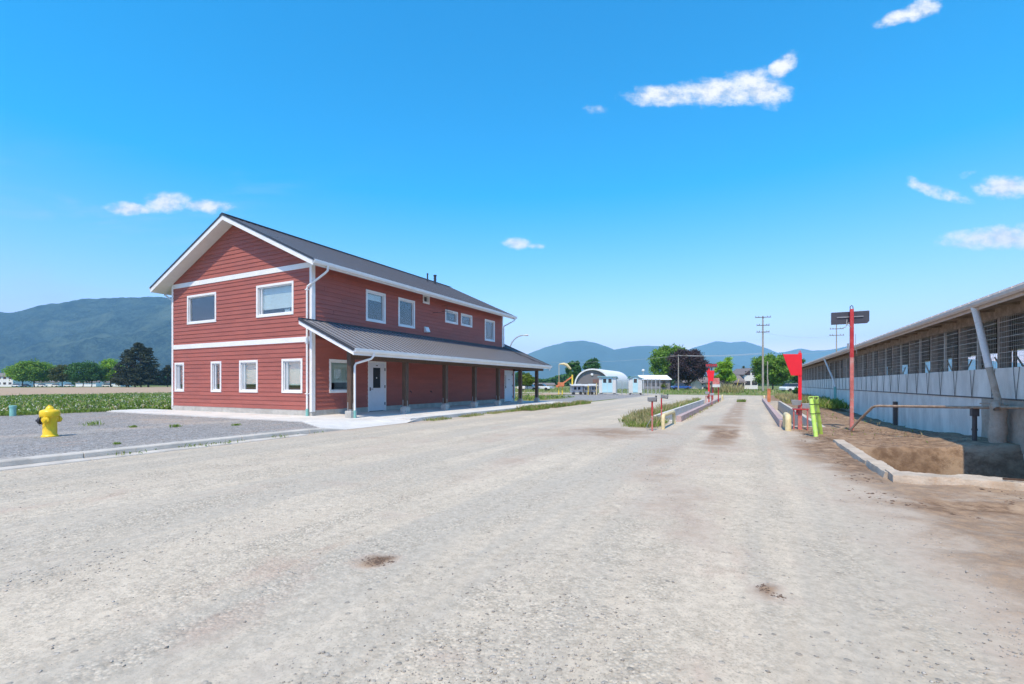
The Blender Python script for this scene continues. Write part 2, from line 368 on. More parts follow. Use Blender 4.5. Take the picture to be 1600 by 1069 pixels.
    mm=g.m('ADD',mud,g.m('MULTIPLY',g.m('SUBTRACT',dn,.5),1.3)); mm=g.m('ADD',mm,g.m('MULTIPLY',g.m('SUBTRACT',dn2,.5),.5))
    mm=g.m('MULTIPLY',g.ramp(mm,.25,.8),g.ramp(mud,.0,.15))
    dust=g.mix(g.ramp(dn2,.3,.7),(.40,.315,.245),(.50,.42,.35))
    dm=g.m('MULTIPLY',g.ramp(g.m('ADD',mud,g.m('MULTIPLY',g.m('SUBTRACT',dn,.5),.9)),.02,.4),.62)
    col=g.mix(dm,col,dust)
    col=g.mix(mm,col,mudc)
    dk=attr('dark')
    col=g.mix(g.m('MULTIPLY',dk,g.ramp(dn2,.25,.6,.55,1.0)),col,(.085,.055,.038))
    g.l.new(col,b.inputs['Base Color'])
    h=g.m('MULTIPLY',g.m('SUBTRACT',1.0,vo.outputs['Distance']),g.m('ADD',g.m('MULTIPLY',stony,.9),.12))
    h=g.m('ADD',h,g.m('MULTIPLY',one,.8)); h=g.m('ADD',h,g.m('MULTIPLY',sand,.25)); h=g.m('ADD',h,g.m('MULTIPLY',dn2,g.m('MULTIPLY',mm,2.5)))
    bn=g.node('ShaderNodeBump'); bn.inputs['Strength'].default_value=.6; bn.inputs['Distance'].default_value=.014; g.l.new(h,bn.inputs['Height'])
    g.l.new(bn.outputs[0],b.inputs['Normal'])
    return m
M['yard']=groundmat('yard_gravel',(.585,.505,.395),'yard')
M['lot']=groundmat('grey_crushed_gravel',(.42,.40,.37),'lot')
def farmat(name,a,b,sc,c=None):
    m=bpy.data.materials.new(name); m.use_nodes=True; g=NG(m.node_tree); g.n.clear()
    bs=g.node('ShaderNodeBsdfPrincipled'); o=g.node('ShaderNodeOutputMaterial'); g.l.new(bs.outputs[0],o.inputs[0]); bs.inputs['Roughness'].default_value=.95; bs.inputs['Specular IOR Level'].default_value=.1
    P=g.node('ShaderNodeNewGeometry').outputs['Position']
    n=g.noise(P,sc,8,.65); n2=g.noise(P,sc*.12,4,.6); n3=g.noise(P,sc*9,3,.7)
    col=g.mix(g.ramp(n,.35,.65),a,b); 
    if c: col=g.mix(g.ramp(n2,.48,.66),col,c)
    col=g.mix(g.m('MULTIPLY',g.ramp(n3,.3,.7),.25),col,tuple(q*.5 for q in a))
    g.l.new(col,bs.inputs['Base Color'])
    return m
M['field']=farmat('grass_field',(.10,.15,.035),(.20,.24,.07),.8,(.27,.24,.11))
M['soil']=farmat('ploughed_soil',(.40,.29,.20),(.47,.345,.24),.6,(.44,.33,.22))
M['weedbase']=farmat('weed_ground',(.08,.13,.025),(.17,.22,.05),2.5,(.26,.25,.10))

# ------------------------------------------------------------------ ground
def sstep(a,b,x):
    t=np.clip((x-a)/(b-a),0,1); return t*t*(3-2*t)
def vnoise(x,y,sc,seed=0):
    rs=np.random.default_rng(seed); T=rs.random((256,256))
    X=x*sc; Y=y*sc; xi=np.floor(X).astype(int); yi=np.floor(Y).astype(int); fx=X-xi; fy=Y-yi
    fx=fx*fx*(3-2*fx); fy=fy*fy*(3-2*fy)
    a=T[xi%256,yi%256]; b=T[(xi+1)%256,yi%256]; c=T[xi%256,(yi+1)%256]; d=T[(xi+1)%256,(yi+1)%256]
    return (a*(1-fx)+b*fx)*(1-fy)+(c*(1-fx)+d*fx)*fy
def fbm(x,y,sc,oc=4,seed=0):
    s=0;a=.5
    for i in range(oc): s=s+a*(vnoise(x,y,sc*2**i,seed+i)-.5); a*=.5
    return s
BX=4.9
def zyard(X,Y):
    z=.006*fbm(X,Y,1.5,3,1)*2+.03*fbm(X,Y,.25,2,5)
    z=z+.022*fbm(X*1.1,Y*.12,1.0,4,61)
    z*=sstep(-11.1,-10.2,X)
    right=sstep(.9,1.7,X)*sstep(3,7,Y)
    lump=fbm(X,Y,1.9,5,11)
    z=z+right*(lump*.10+.0)
    # bank of mud against the barn wall, dropping away further along
    bank=sstep(3.2,4.9,X)*(1-sstep(13.5,19,Y))*.17*sstep(12.2,12.9,Y)
    drop=-.13*sstep(2.6,4.7,X)*sstep(16,22,Y)
    z=z+bank+drop
    # outer mound along the front pit wall
    z=z+.045*sstep(1.9,2.6,X)*np.exp(-((Y-(8.45-.12*(X-1.9)))/.28)**2)+ .05*np.exp(-((X-1.62)/.22)**2)*sstep(12.3,13.3,Y)*(1-sstep(15,16.5,Y))
    # pit
    far=13.25+.15*np.sin(X*1.7)+.12*fbm(X,Y,2,3,21)-.28*sstep(3.9,4.8,X)+.22*sstep(2.0,3.0,X)-.2
    ins=sstep(1.86,1.92,X)*sstep(8.72,8.78,Y)*(1-sstep(far-.42,far,Y))
    z=z*(1-ins)+ins*(-1.05+.05*lump)
    # lane, slightly worn ruts
    for xc in (-1.75,.25): z=z-.012*np.exp(-((X-xc)/.38)**2)*sstep(5,9,Y)
    return z
def blotch(X,Y,cx,cy,rx,ry): return np.exp(-(((X-cx)/rx)**2+((Y-cy)/ry)**2))
def masks(X,Y):
    n=fbm(X,Y,.8,4,31)
    e=X+n*.5
    lim=.80+np.clip((4.5-Y)*.0,0,3)
    mud=sstep(lim-.1,lim+.9,e)*sstep(5.0,11,Y+n*2)*.95
    mud=np.maximum(mud,sstep(.55,2.0,e-np.clip(5-Y,0,9)*.08)*.62*sstep(.5,4,Y))
    # dirt strip up the middle of the lane
    mid=np.exp(-((X+.66+n*.25)/.46)**4)*(.44*sstep(9,13,Y)+.30*blotch(X,Y,-.66,14.5,1,1.6)+.22*blotch(X,Y,-.8,9.5,1,1.8))
    mud=np.maximum(mud,mid*1.15*(1-sstep(44,50,Y)))
    mud=np.maximum(mud,.62*blotch(X,Y,-3.6,13.4,1.9,2.1)); mud=np.maximum(mud,.36*blotch(X,Y,-1.2,7.3,.6,1.3))
    mud=np.maximum(mud,.55*blotch(X,Y,.95,18,.25,3))
    for (cx,cy,rx,ry,s) in ((-2.63,2.83,.15,.10,1.5),(.07,3.66,.07,.10,1.1),(.16,3.55,.10,.06,1.2),(-3.4,3.9,.25,.12,.45),(-5,4.8,.6,.2,.35),(-1.4,2.0,.2,.1,.35),(1.9,6.9,1.0,.5,.85),(2.6,7.2,1.2,.4,1.1)):
        mud=np.maximum(mud,s*blotch(X,Y,cx,cy,rx,ry))
    mud=np.maximum(mud,.30*np.exp(-((X+10.9)/.35)**2)*sstep(4,6,Y)*(1-sstep(28,34,Y)))
    loose=.0*X
    for (cx,cy,rx,ry,s) in ((-1.2,12.2,.5,.9,.8),(-3.0,2.4,.5,.8,.5),(-5.7,3.1,.4,.9,.5),(-4.5,5.0,.7,2.0,.5),(-2.6,14.2,.5,.6,.9)):
        loose=np.maximum(loose,s*blotch(X,Y,cx,cy,rx,ry))
    loose=loose+.35*sstep(-3,-9,X)*(1-sstep(6,14,Y))
    far=13.3
    pit=sstep(1.86,1.92,X)*sstep(8.7,8.76,Y)*(1-sstep(13.0,13.3,Y))
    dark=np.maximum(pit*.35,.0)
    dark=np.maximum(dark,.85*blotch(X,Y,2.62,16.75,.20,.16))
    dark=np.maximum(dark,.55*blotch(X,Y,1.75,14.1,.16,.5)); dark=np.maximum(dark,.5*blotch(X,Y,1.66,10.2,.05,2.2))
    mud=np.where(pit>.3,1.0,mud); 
    for (cx,cy,rx,ry,s) in ((-.9,6.3,.5,1.2,.42),(-.4,4.8,.35,.9,.33),(-1.6,9.5,.45,2.2,.42),(-6,12,.5,3,.3),(-3.8,7.5,.4,2,.3),(-7.2,8.0,.5,2.2,.28),(1.2,12,.5,3,.8),(-1.0,16.5,.7,1.2,.75)): mud=np.maximum(mud,s*blotch(X,Y,cx,cy,rx,ry))
    return np.clip(mud,0,1.3),np.clip(loose,0,1),dark
def gridmesh(name,xs,ys,zf,mf,material,holes=(),kind='structure'):
    xs=np.array(sorted(set(np.round(xs,4)))); ys=np.array(sorted(set(np.round(ys,4))))
    X,Y=np.meshgrid(xs,ys); Z=zf(X,Y); mu,lo,dk=mf(X,Y)
    V_=np.stack([X.ravel(),Y.ravel(),Z.ravel()],1); nx=len(xs)
    i,j=np.meshgrid(np.arange(nx-1),np.arange(len(ys)-1)); a=(j*nx+i)
    cx=(xs[i]+xs[i+1])/2; cy=(ys[j]+ys[j+1])/2; keep=np.ones(a.shape,bool)
    for (x0,x1,y0,y1) in holes: keep&=~((cx>x0)&(cx<x1)&(cy>y0)&(cy<y1))
    a=a[keep]; F=np.stack([a,a+1,a+nx+1,a+nx],1)
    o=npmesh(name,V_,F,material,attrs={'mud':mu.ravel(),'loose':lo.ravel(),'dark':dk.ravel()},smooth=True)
    return tag(o,kind=kind)
ar=np.arange
XS=np.concatenate([ar(-11,1.5,.15),ar(1.5,4.96,.06),[-11.05,.99,2.0,-2.44,-3.6,4.96]])
YS=np.concatenate([ar(-4,7,.15),ar(7,17,.06),ar(17,26,.15),ar(26,64,.4),[18.2,43.8,18.8,44.2,64]])
TR=(1.01,2.0,18.2,43.8); TL=(-3.6,-2.46,18.8,44.2)
XS=np.concatenate([XS,[1.01,-2.46]])
gridmesh('gravel_yard',XS,YS,zyard,masks,M['yard'],holes=(TR,TL))
def zlot(X,Y): return .10+.02*fbm(X,Y,1.2,3,2)-.3*sstep(.14,.34,Y-(11.0-(X+13.6)*.536))*sstep(-13.6,-13.4,X)
def mlot(X,Y):
    n=fbm(X,Y,.7,3,9)
    # a paler fine-grained track crosses the lot, and a pale strip lies behind the kerb
    tr=np.exp(-((X+16.2+.0*Y+n*.7)/.55)**2)+.9*np.exp(-((X+11.55+n*.2)/.35)**2)+.6*np.exp(-((X+18.6+n*.9)/.35)**2)
    return np.clip(.04+.25*blotch(X,Y,-18,9.5,3,.8),0,1)*np.ones_like(X),np.clip(.6-.95*tr,-.9,.6),X*0
gridmesh('gravel_lot',np.concatenate([ar(-27.6,-14,.2),ar(-14,-11.2,.1),[-11.25]]),np.concatenate([ar(-8,9,.2),ar(9,11,.08),[11.05]]),zlot,mlot,M['lot'])
# the gravel pad beyond the building and beside the cabins
gridmesh('gravel_pad',ar(-16,-11,.5),ar(31.5,44.5,.5),lambda X,Y:-.004+0*X,lambda X,Y:(X*0+.03,X*0+.55,X*0),M['lot'])
gridmesh('gravel_pad',ar(-21,-10.9,.5),ar(44,60.3,.5),lambda X,Y:-.004+0*X,lambda X,Y:(X*0+.03,X*0+.55,X*0),M['lot'])
gridmesh('gravel_crossing',np.concatenate([ar(-60,-11.0,1.0),[-11.05]]),ar(60,72,1.0),lambda X,Y:-.002+0*X,lambda X,Y:(X*0+.05,X*0+.1,X*0),M['yard'])
gridmesh('gravel_road',ar(4.96,70,1.0),ar(56,72,1.0),lambda X,Y:-.002+0*X,lambda X,Y:(X*0+.05,X*0,X*0),M['yard'])
m_=MB()
R_=9500
for (x0,x1,y0,y1) in ((-R_,-27.6,-R_,R_),(-27.6,4.9,64.0,R_),(4.9,R_,-R_,R_),(-27.6,4.9,-R_,-4.0),(-27.6,-11.0,-4.0,64)):
    m_.quad((x0,y0,-.012),(x1,y0,-.012),(x1,y1,-.012),(x0,y1,-.012))
tag(m_.build('ground',M['field']),kind='structure')
m_=MB(); m_.quad((-250,-90,.0),(-72,-90,.0),(-72,190,.0),(-250,190,.0)); tag(m_.build('ploughed_field',M['soil']),kind='structure')
m_=MB(); m_.quad((-66,46,.004),(-21.5,46,.004),(-23,64,.004),(-66,78,.004)); tag(m_.build('dry_field',M['soil']),kind='structure')
m_=MB(); m_.quad((-72,-60,.02),(-27.3,-60,.02),(-27.3,64,.02),(-72,64,.02)); m_.quad((-27.3,28.5,.012),(-25.2,28.5,.012),(-25.2,43.5,.012),(-27.3,43.5,.012)); tag(m_.build('weed_strip_ground',M['weedbase']),kind='structure')

# concrete walk round the red building, with a dropped ramp to the yard
m_=MB()
ZS=.14
m_.box(-27.4,-13.6,11.0,12.93,-.1,ZS); m_.box(-15.4,-11.05,13.602,31.6,-.1,ZS)
m_.add([(-13.6,11.0,ZS),(-11.27,9.75,.118),(-11.02,10.55,.006),(-10.98,13.3,.006),(-11.05,14.2,ZS-.001),(-11.05,13.6,.06),(-12.6,13.6,ZS),(-15.4,13.6,ZS),(-15.4,12.93,ZS),(-13.6,12.93,ZS),(-12.4,12.2,.13)],
  [(10,0,1),(10,1,2),(10,2,3),(10,3,5),(5,3,4),(10,5,6),(10,6,9),(10,9,0),(6,7,8),(6,8,9)])
m_.add([(-11.27,9.75,.118),(-11.02,10.55,.006),(-11.27,9.75,-.1),(-11.02,10.55,-.1)],[(0,1,3,2)])
m_.quad((-13.6,11.0,ZS),(-11.27,9.75,.118),(-11.27,9.75,-.1),(-13.6,11.0,-.1))
tag(m_.build('pavement',M['concl']),kind='structure')
# kerb with its gutter pan, ending in a rounded drop
m_=MB(); ks=[]
for y in list(np.arange(-8,9.2,3.05))+[9.2,9.7,10.1,10.5]:
    t=max(0,(y-9.2)/1.3); h=.125*(1-t*t)+.004; ks.append((y,h))
for (y0,h0),(y1,h1) in zip(ks[:-1],ks[1:]):
    if y1<=9.2: y1-=.012
    p=lambda y,h:[(-11.27,y,-.1),(-11.02,y,-.1),(-11.05,y,max(h-.02,.002)),(-11.075,y,h),(-11.27,y,h)]
    a=p(y0,h0); b=p(y1,h1); m_.add(a+b,[(0,1,2,3,4),(9,8,7,6,5),(0,5,6,1),(1,6,7,2),(2,7,8,3),(3,8,9,4),(4,9,5,0)])
    if y0<7.9:
        yb=min(y1,8.9)
        m_.add([(-11.03,y0,.026),(-10.74,y0,.022),(-10.72,y0,-.05),(-11.03,yb,.026),(-10.74,yb,.022),(-10.72,yb,-.05)],[(0,1,4,3),(1,2,5,4),(0,2,1),(3,4,5)])
tag(m_.build('kerb',M['conc'],bevel=.008),kind='structure')

# ------------------------------------------------------------------ red building
WX=-15.4; WXL=-25.1; WY=12.95; WYB=28.9; LYB=30.75
B=empty('red_building',((WX+WXL)/2,WY,0),0,'two storey red sided building with white trim, dark metal roof and canopy','building')
Bi=Vector(B.location)
def loc(o):   # keep world coordinates for children of the empty
    o.location=o.location-Bi; return o
EX=.178
def siding(name,axis,fix,out,u0,u1,z0,z1,openings,zb,topf=None):
    """lap boards as real wedges. axis 'x': wall runs along x at y=fix, facing out (-1); openings (u0,u1,z0,z1)"""
    m=MB()
    k0=int(math.floor((z0-zb)/EX)); k1=int(math.ceil((z1-zb)/EX))
    for k in range(k0,k1):
        ca,cb=zb+k*EX,zb+(k+1)*EX
        cuts=sorted(set([max(ca,z0),min(cb,z1)]+[z for o in openings for z in (o[2],o[3]) if ca<z<cb and z0<z<z1]))
        for a,b in zip(cuts[:-1],cuts[1:]):
            if b-a<1e-4: continue
            oa=.021*(1-(a-ca)/EX)+.002; ob=.021*(1-(b-ca)/EX)+.002
            la,ra,lb,rb=u0,u1,u0,u1
            if topf:
                la,ra=topf(a); lb,rb=topf(b)
                if rb-lb<.02: lb=rb=(lb+rb)/2
                if ra-la<.03: continue
            iv=[(la,ra,lb,rb)]
            for o in openings:
                if o[2]<b-1e-4 and o[3]>a+1e-4:
                    nv=[]
                    for (p,q,r,s_) in iv:
                        if o[0]>p and o[0]<q: nv.append((p,o[0],r,o[0])); 
                        if o[1]>p and o[1]<q: nv.append((o[1],q,o[1],s_))
                        if o[1]<=p or o[0]>=q: nv.append((p,q,r,s_))
                    iv=nv
            if abs(a-ca)<1e-4 or True:
                nv=[]; off_=(k*1.37+fix*.7)%3.66
                for (p,q,r,s_) in iv:
                    js=[j_ for j_ in np.arange(u0-3.66+off_,u1,3.66) if max(p,r)+.05<j_<min(q,s_)-.05]
                    ps,pr_=p,r
                    for j_ in js: nv.append((ps,j_-.002,pr_,j_-.002)); ps=pr_=j_+.002
                    nv.append((ps,q,pr_,s_))
                iv=nv
            for (p,q,r,s_) in iv:
                def P(u,off,z): return (u,fix+out*off,z) if axis=='x' else (fix+out*off,u,z)
                vs=[P(p,oa,a),P(q,oa,a),P(s_,ob,b),P(r,ob,b),P(p,.0,a),P(q,.0,a)]
                fs=[(0,1,2,3)]
                if abs(a-ca)<1e-4: fs.append((4,5,1,0))
                m.add(vs,fs)
    return loc(m.build(name,M['red'],B))
ZB=.36
RP=(6.22-0)  # eave height of wall top
XC=(WX+WXL)/2; PIT=(8.47-6.22)/((WX-WXL)/2)
# windows: (kind, u0,u1,z0,z1, blind fraction)
GW=[(-23.84,-21.58,4.21,5.57,0),(-18.76,-16.44,4.21,5.57,.80),(-24.88,-24.10,1.03,2.42,.0),(-21.97,-21.20,1.03,2.42,0.),(-19.91,-18.67,1.03,2.42,.78),(-17.15,-15.92,1.03,2.42,.82)]
LW=[(15.84,17.11,4.23,5.65,.22),(18.01,19.28,4.23,5.65,0),(19.95,20.51,5.66,6.16,0),(21.97,23.25,4.88,5.62,0),(23.59,24.85,4.88,5.62,0),(26.41,27.73,4.22,5.62,0),(13.78,15.05,1.03,2.42,.72)]
DR=[(15.97,17.15,.145,2.44),(29.15,30.45,.145,2.36)]
T=.075
go=[(a+T,b-T,c+T,d-T) for a,b,c,d,_ in GW]; lo_=[(a+T,b-T,c+T,d-T) for a,b,c,d,_ in LW]
dro=[(a+.04,b-.04,c-.3,d-.04) for a,b,c,d in DR]
def top(z):
    if z<=6.22: return (WXL,WX)
    h=(z-6.22)/PIT; return (WXL+h,WX-h)
siding('wall','x',WY,-1,WXL,WX,ZB,8.47,go,ZB,top)
siding('wall','y',WX,1,WY,WYB,3.2,6.25,lo_,ZB)
siding('wall','y',WX,1,WY,LYB,ZB,3.9,lo_+dro,ZB)
m=MB(); m.box(WXL+.0,WX-.3,WYB-.05,WYB-.03,.1,6.2); m.box(WXL,WXL+.02,WY+.03,WYB-.06,.1,6.2)
m.box(WXL+1,WX,LYB-.02,LYB,.1,3.9)
m.add([(WXL,WYB-.04,6.2),(WX,WYB-.04,6.2),(XC,WYB-.04,8.45)],[(0,1,2)])
loc(m.build('wall',M['red'],B))
# foundation
m=MB(); m.box(WXL-.005,WX+.002,WY-.012,WY+.15,.0,ZB-.003); m.box(WX-.15,WX+.006,WY+.16,DR[0][0]+.03,.0,ZB-.003); m.box(WX-.15,WX+.006,DR[0][1]-.03,DR[1][0]+.03,.0,ZB-.003); m.box(WX-.15,WX+.006,DR[1][1]-.03,LYB,.0,ZB-.003)
loc(m.build('foundation',M['found'],B))
# floors inside so the rooms read dark but real
m=MB(); m.box(WXL+.3,WX-.3,WY+.3,WYB-.3,3.0,3.15); m.box(WXL+.3,WX-.3,WY+.3,WYB-.3,.1,.16); m.box(WXL+.3,WX-.3,WY+.3,WYB-.3,6.0,6.1)
m.box(WXL+.3,WX-.3,WY+3.2,WY+3.25,.2,6.0); m.box(WX-3.2,WX-3.15,WY+3.3,WYB-.3,.2,6.0)
loc(m.build('interior_floor',M['inside'],B))
# trims
def trim(name,*bx):
    m=MB()
    for b_ in bx: m.box(*b_)
    return loc(m.build(name,M['white'],B,bevel=.004))
trim('trim_band',(WXL+.1,WX-.1,WY-.034,WY-.002,6.0,6.21)); trim('trim_band',(WXL+.1,WX-.1,WY-.034,WY-.002,3.065,3.275))
trim('corner_trim',(WXL-.03,WXL+.09,WY-.037,WY+.10,ZB-.02,6.26))
m=MB(); m.box(WX-.10,WX+.031,WY-.037,WY-.001,ZB-.06,6.26); m.box(WX-.001,WX+.031,WY-.001,WY+.13,ZB-.06,6.26); loc(m.build('corner_trim',M['white'],B))
trim('corner_trim',(WX,WX+.031,WYB-.12,WYB+.02,3.9,6.25)); trim('corner_trim',(WX,WX+.031,LYB-.10,LYB+.02,ZB,3.5))
def window(axis,fix,out,u0,u1,z0,z1,bl,pale=False,split=False):
    def box(m,a,b,o0,o1,c,d):
        lo,hi=sorted((fix+out*o0,fix+out*o1))
        if axis=='x': m.box(a,b,lo,hi,c,d)
        else: m.box(lo,hi,a,b,c,d)
    m=MB(); w=.095
    if u1-u0<.7: w=.085
    box(m,u0,u0+w,-.0,.036,z0+w,z1-w); box(m,u1-w,u1,-.0,.036,z0+w,z1-w); box(m,u0,u1,-.0,.037,z1-w,z1); box(m,u0-.0,u1+.0,-.0,.040,z0,z0+w)
    fr=loc(m.build('window',M['white'],B,bevel=.004))
    m=MB(); a,b,c,d=u0+w-.006,u1-w+.006,z0+w-.006,z1-w+.006; s=.045
    box(m,a,a+s,-.10,-.012,c+s,d-s); box(m,b-s,b,-.10,-.012,c+s,d-s); box(m,a,b,-.10,-.011,c,c+s); box(m,a,b,-.10,-.011,d-s,d)
    if split: box(m,a+.16,a+.20,-.09,-.013,c+s,d-s)
    m.build('sash',M['sash'],fr)
    m=MB(); q_=fix-out*.057
    m.quad(*([(a+s,q_,c+s),(b-s,q_,c+s),(b-s,q_,d-s),(a+s,q_,d-s)] if axis=='x' else [(q_,a+s,c+s),(q_,b-s,c+s),(q_,b-s,d-s),(q_,a+s,d-s)])); m.build('pane',M['glass'],fr)
    if bl>0:
        m=MB(); box(m,a+s+.01,b-s-.01,-.15,-.145,d-s-(d-c-2*s)*bl,d-s); box(m,a+s+.01,b-s-.01,-.16,-.14,d-s-(d-c-2*s)*bl-.02,d-s-(d-c-2*s)*bl)
        m.build('blind',M['blind2'] if pale else M['blind'],fr)
    return fr
for i,(a,b,c,d,bl) in enumerate(GW): window('x',WY,-1,a,b,c,d,bl,pale=i<2,split=i in(1,2,3,4,5))
for i,(a,b,c,d,bl) in enumerate(LW): window('y',WX,1,a,b,c,d,bl,pale=i<3)
# things on the upstairs window sill
# doors
def door(u0,u1,z0,z1,win,panic=False):
    m=MB(); x=WX
    f=.07
    m.box(x-.12,x+.03,u0,u0+f,z0,z1-f); m.box(x-.12,x+.03,u1-f,u1,z0,z1-f); m.box(x-.12,x+.031,u0,u1,z1-f,z1)
    fr=loc(m.build('door',M['white'],B,bevel=.003))
    m=MB(); a,b,c,d=u0+f+.004,u1-f-.004,z0+.02,z1-f-.004
    if win:
        wa,wb,wc,wd=a+.27,b-.27,c+1.05,d-.22
        m.box(x-.05,x-.005,a,wa,c,d); m.box(x-.05,x-.005,wb,b,c,d); m.box(x-.05,x-.005,wa,wb,c,wc); m.box(x-.05,x-.005,wa,wb,wd,d)
    else: m.box(x-.05,x-.005,a,b,c,d)
    m.build('door_leaf',M['door'],fr)
    if win:
        m=MB(); m.box(x-.035,x-.028,wa,wb,wc,wd); m.build('pane',M['glassdk'],fr)
        m=MB(); m.lathe([(.035,-.002),(.035,.003)],(0,0,0),16)
        pv=[(x-.024+p[2]*.2,(wa+wb)/2+p[0],(wc+wd)/2+p[1]+.0) for p in m.v]; m.v=pv; m.build('sticker',M['white'],fr)
        m=MB(); m.box(x-.006,x+.001,(a+b)/2-.06,(a+b)/2+.06,d-.14,d-.10); m.build('number_plate',M['steel'],fr)
    else:
        m=MB(); m.box(x-.004,x+.012,a+.13,a+.17,c+1.0,c+1.85); m.box(x-.004,x+.010,a+.50,a+.80,c+1.52,c+1.55); m.build('vision_strip',M['steel'],fr)
    m=MB(); m.box(x-.004,x+.01,a+.05,a+.11,c+.92,c+1.08); m.tube([(x+.0,a+.08,c+1.0),(x+.06,a+.08,c+1.0),(x+.06,a+.21,c+1.0)],.011,8); m.build('handle',M['steel'],fr,smooth=True)
    for hz in (.25,1.05,1.85): m=MB(); m.box(x-.01,x+.036,b-.012,b+.012,c+hz,c+hz+.13); m.build('hinge',M['steel'],fr)
door(*DR[0][:2],DR[0][2],DR[0][3],True); door(*DR[1][:2],DR[1][2],DR[1][3],False)
# main roof
YF,YBK=12.42,29.55; EO=.80; TH=.05
zr=8.66
def roofz(x): return zr-PIT*abs(x-XC)
XE=WX+EO-.12; XWL=WXL-EO+.0
def slab(m,xa,xb,ya,yb,zo,th):
    za,zb_=roofz(xa)+zo,roofz(xb)+zo
    m.hexa([(xa,ya,za-th),(xb,ya,zb_-th),(xb,yb,zb_-th),(xa,yb,za-th),(xa,ya,za),(xb,ya,zb_),(xb,yb,zb_),(xa,yb,za)])
m=MB()
slab(m,XC,XE+.05,YF-.03,YBK,0.04,.035); slab(m,XWL-.05,XC,YF-.03,YBK,.04,.035)
for y in np.arange(YF+.2,YBK-.1,.305):
    m.bar((XC,y,roofz(XC)+.052),(XE+.05,y,roofz(XE+.05)+.052),.03,.026)
    m.bar((XC,y,roofz(XC)+.052),(XWL-.05,y,roofz(XWL-.05)+.052),.03,.026)
rf=loc(m.build('roof',M['roof'],B))
m=MB()
for s_ in (1,-1):
    m.bar((XC,(YF+YBK)/2,0),(XC,(YF+YBK)/2,0.001),.001)
m=MB(); m.hexa([(XC-.18,YF-.05,zr+.0),(XC,YF-.05,zr+.07),(XC+.0,YBK,zr+.07),(XC-.18,YBK,zr+.0),(XC-.18,YF-.05,zr+.03),(XC,YF-.05,zr+.11),(XC,YBK,zr+.11),(XC-.18,YBK,zr+.03)])
m.hexa([(XC,YF-.05,zr+.07),(XC+.18,YF-.05,zr+.0),(XC+.18,YBK,zr+.0),(XC,YBK,zr+.07),(XC,YF-.05,zr+.11),(XC+.18,YF-.05,zr+.03),(XC+.18,YBK,zr+.03),(XC,YBK,zr+.11)])
m.build('ridge_cap',M['roofdk'],rf)
for (vy,vx,vr,vh) in ((25.2,XC+1.2,.05,.55),(26.3,XC+1.0,.09,.6)):
    m=MB(); m.tube([(vx,vy,roofz(vx)-.05),(vx,vy,roofz(vx)+vh)],vr,14); m.tube([(vx,vy,roofz(vx)+vh-.02),(vx,vy,roofz(vx)+vh+.05)],vr*1.25,14); m.build('chimney',M['roofdk'],rf,smooth=True)
# rake boards, dark drip edge, soffits
for (xa,xb) in ((XC,XE+.03),(XWL-.03,XC)): 
    m=MB(); za,zb_=roofz(xa),roofz(xb); m.hexa([(xa,YF-.03,za-.20),(xb,YF-.03,zb_-.20),(xb,YF,zb_-.20),(xa,YF,za-.20),(xa,YF-.03,za-.0),(xb,YF-.03,zb_-.0),(xb,YF,zb_-.0),(xa,YF,za-.0)])
    loc(m.build('rake_board',M['white'],B)); m=MB()
    m.hexa([(xa,YBK-.06,za-.20),(xb,YBK-.06,zb_-.20),(xb,YBK-.03,zb_-.20),(xa,YBK-.03,za-.20),(xa,YBK-.06,za-.0),(xb,YBK-.06,zb_-.0),(xb,YBK-.03,zb_-.0),(xa,YBK-.03,za-.0)]); loc(m.build('rake_board',M['white'],B))
m=MB()
for (xa,xb) in ((XC,XE+.06),(XWL-.06,XC)):
    za,zb_=roofz(xa),roofz(xb); m.hexa([(xa,YF-.05,za-.005),(xb,YF-.05,zb_-.005),(xb,YF-.032,zb_-.005),(xa,YF-.032,za-.005),(xa,YF-.05,za+.075),(xb,YF-.05,zb_+.075),(xb,YF-.032,zb_+.075),(xa,YF-.032,za+.075)])
loc(m.build('drip_edge',M['roofdk'],B))
m=MB()
slab(m,XC,XE,YF+.002,WY-.02,-.19,.012); slab(m,XWL,XC,YF+.002,WY-.02,-.19,.012)
slab(m,WX-.02,XE,WY-.018,YBK-.07,-.19,.012); slab(m,XWL,WXL+.02,WY-.018,YBK-.07,-.19,.012)
loc(m.build('soffit',M['soffit'],B))
# roof underside dark infill
m=MB(); slab(m,XC,XE-.01,YF+.003,YBK-.08,-.0,.02); slab(m,XWL+.01,XC,YF+.003,YBK-.08,-.0,.02); loc(m.build('roof_deck',M['soffit'],B))
def gutter(x,ya,yb,z,s):
    m=MB(); pr=[(0,0),(0,.13),(.012,.13),(.012,.012),(.09,.012),(.118,.06),(.118,.13),(.136,.135),(.136,.118),(.132,.06),(.10,0)]
    pts=[(x+s*p[0],ya,z+p[1]) for p in pr]
    m.prism(pts if s<0 else pts[::-1],(0,yb-ya,0))
    return loc(m.build('gutter',M['white'],B))
ze=roofz(XE)-.13
m=MB(); m.box(XE-.02,XE+.004,YF,YBK-.03,ze-.05,ze+.12); loc(m.build('fascia',M['white'],B)); m=MB(); m.box(XWL-.004,XWL+.02,YF,YBK-.03,ze-.05,ze+.12); loc(m.build('fascia',M['white'],B))
gutter(XE+.006,YF-.03,YBK,ze,1); gutter(XWL-.006,YF-.03,YBK,ze,-1)
def spout(pts,name='downspout'):
    m=MB(); m.tube(pts,.042,12)
    return loc(m.build(name,M['white'],B,smooth=True))
gx=XE+.075
spout([(gx,13.05,ze+.02),(gx,13.05,ze-.16),(gx-.1,13.0,ze-.27),(WX-.13,12.86,ze-.72),(WX-.17,12.86,ze-.82),(WX-.17,12.86,.34),(WX-.17,12.86,.18)])
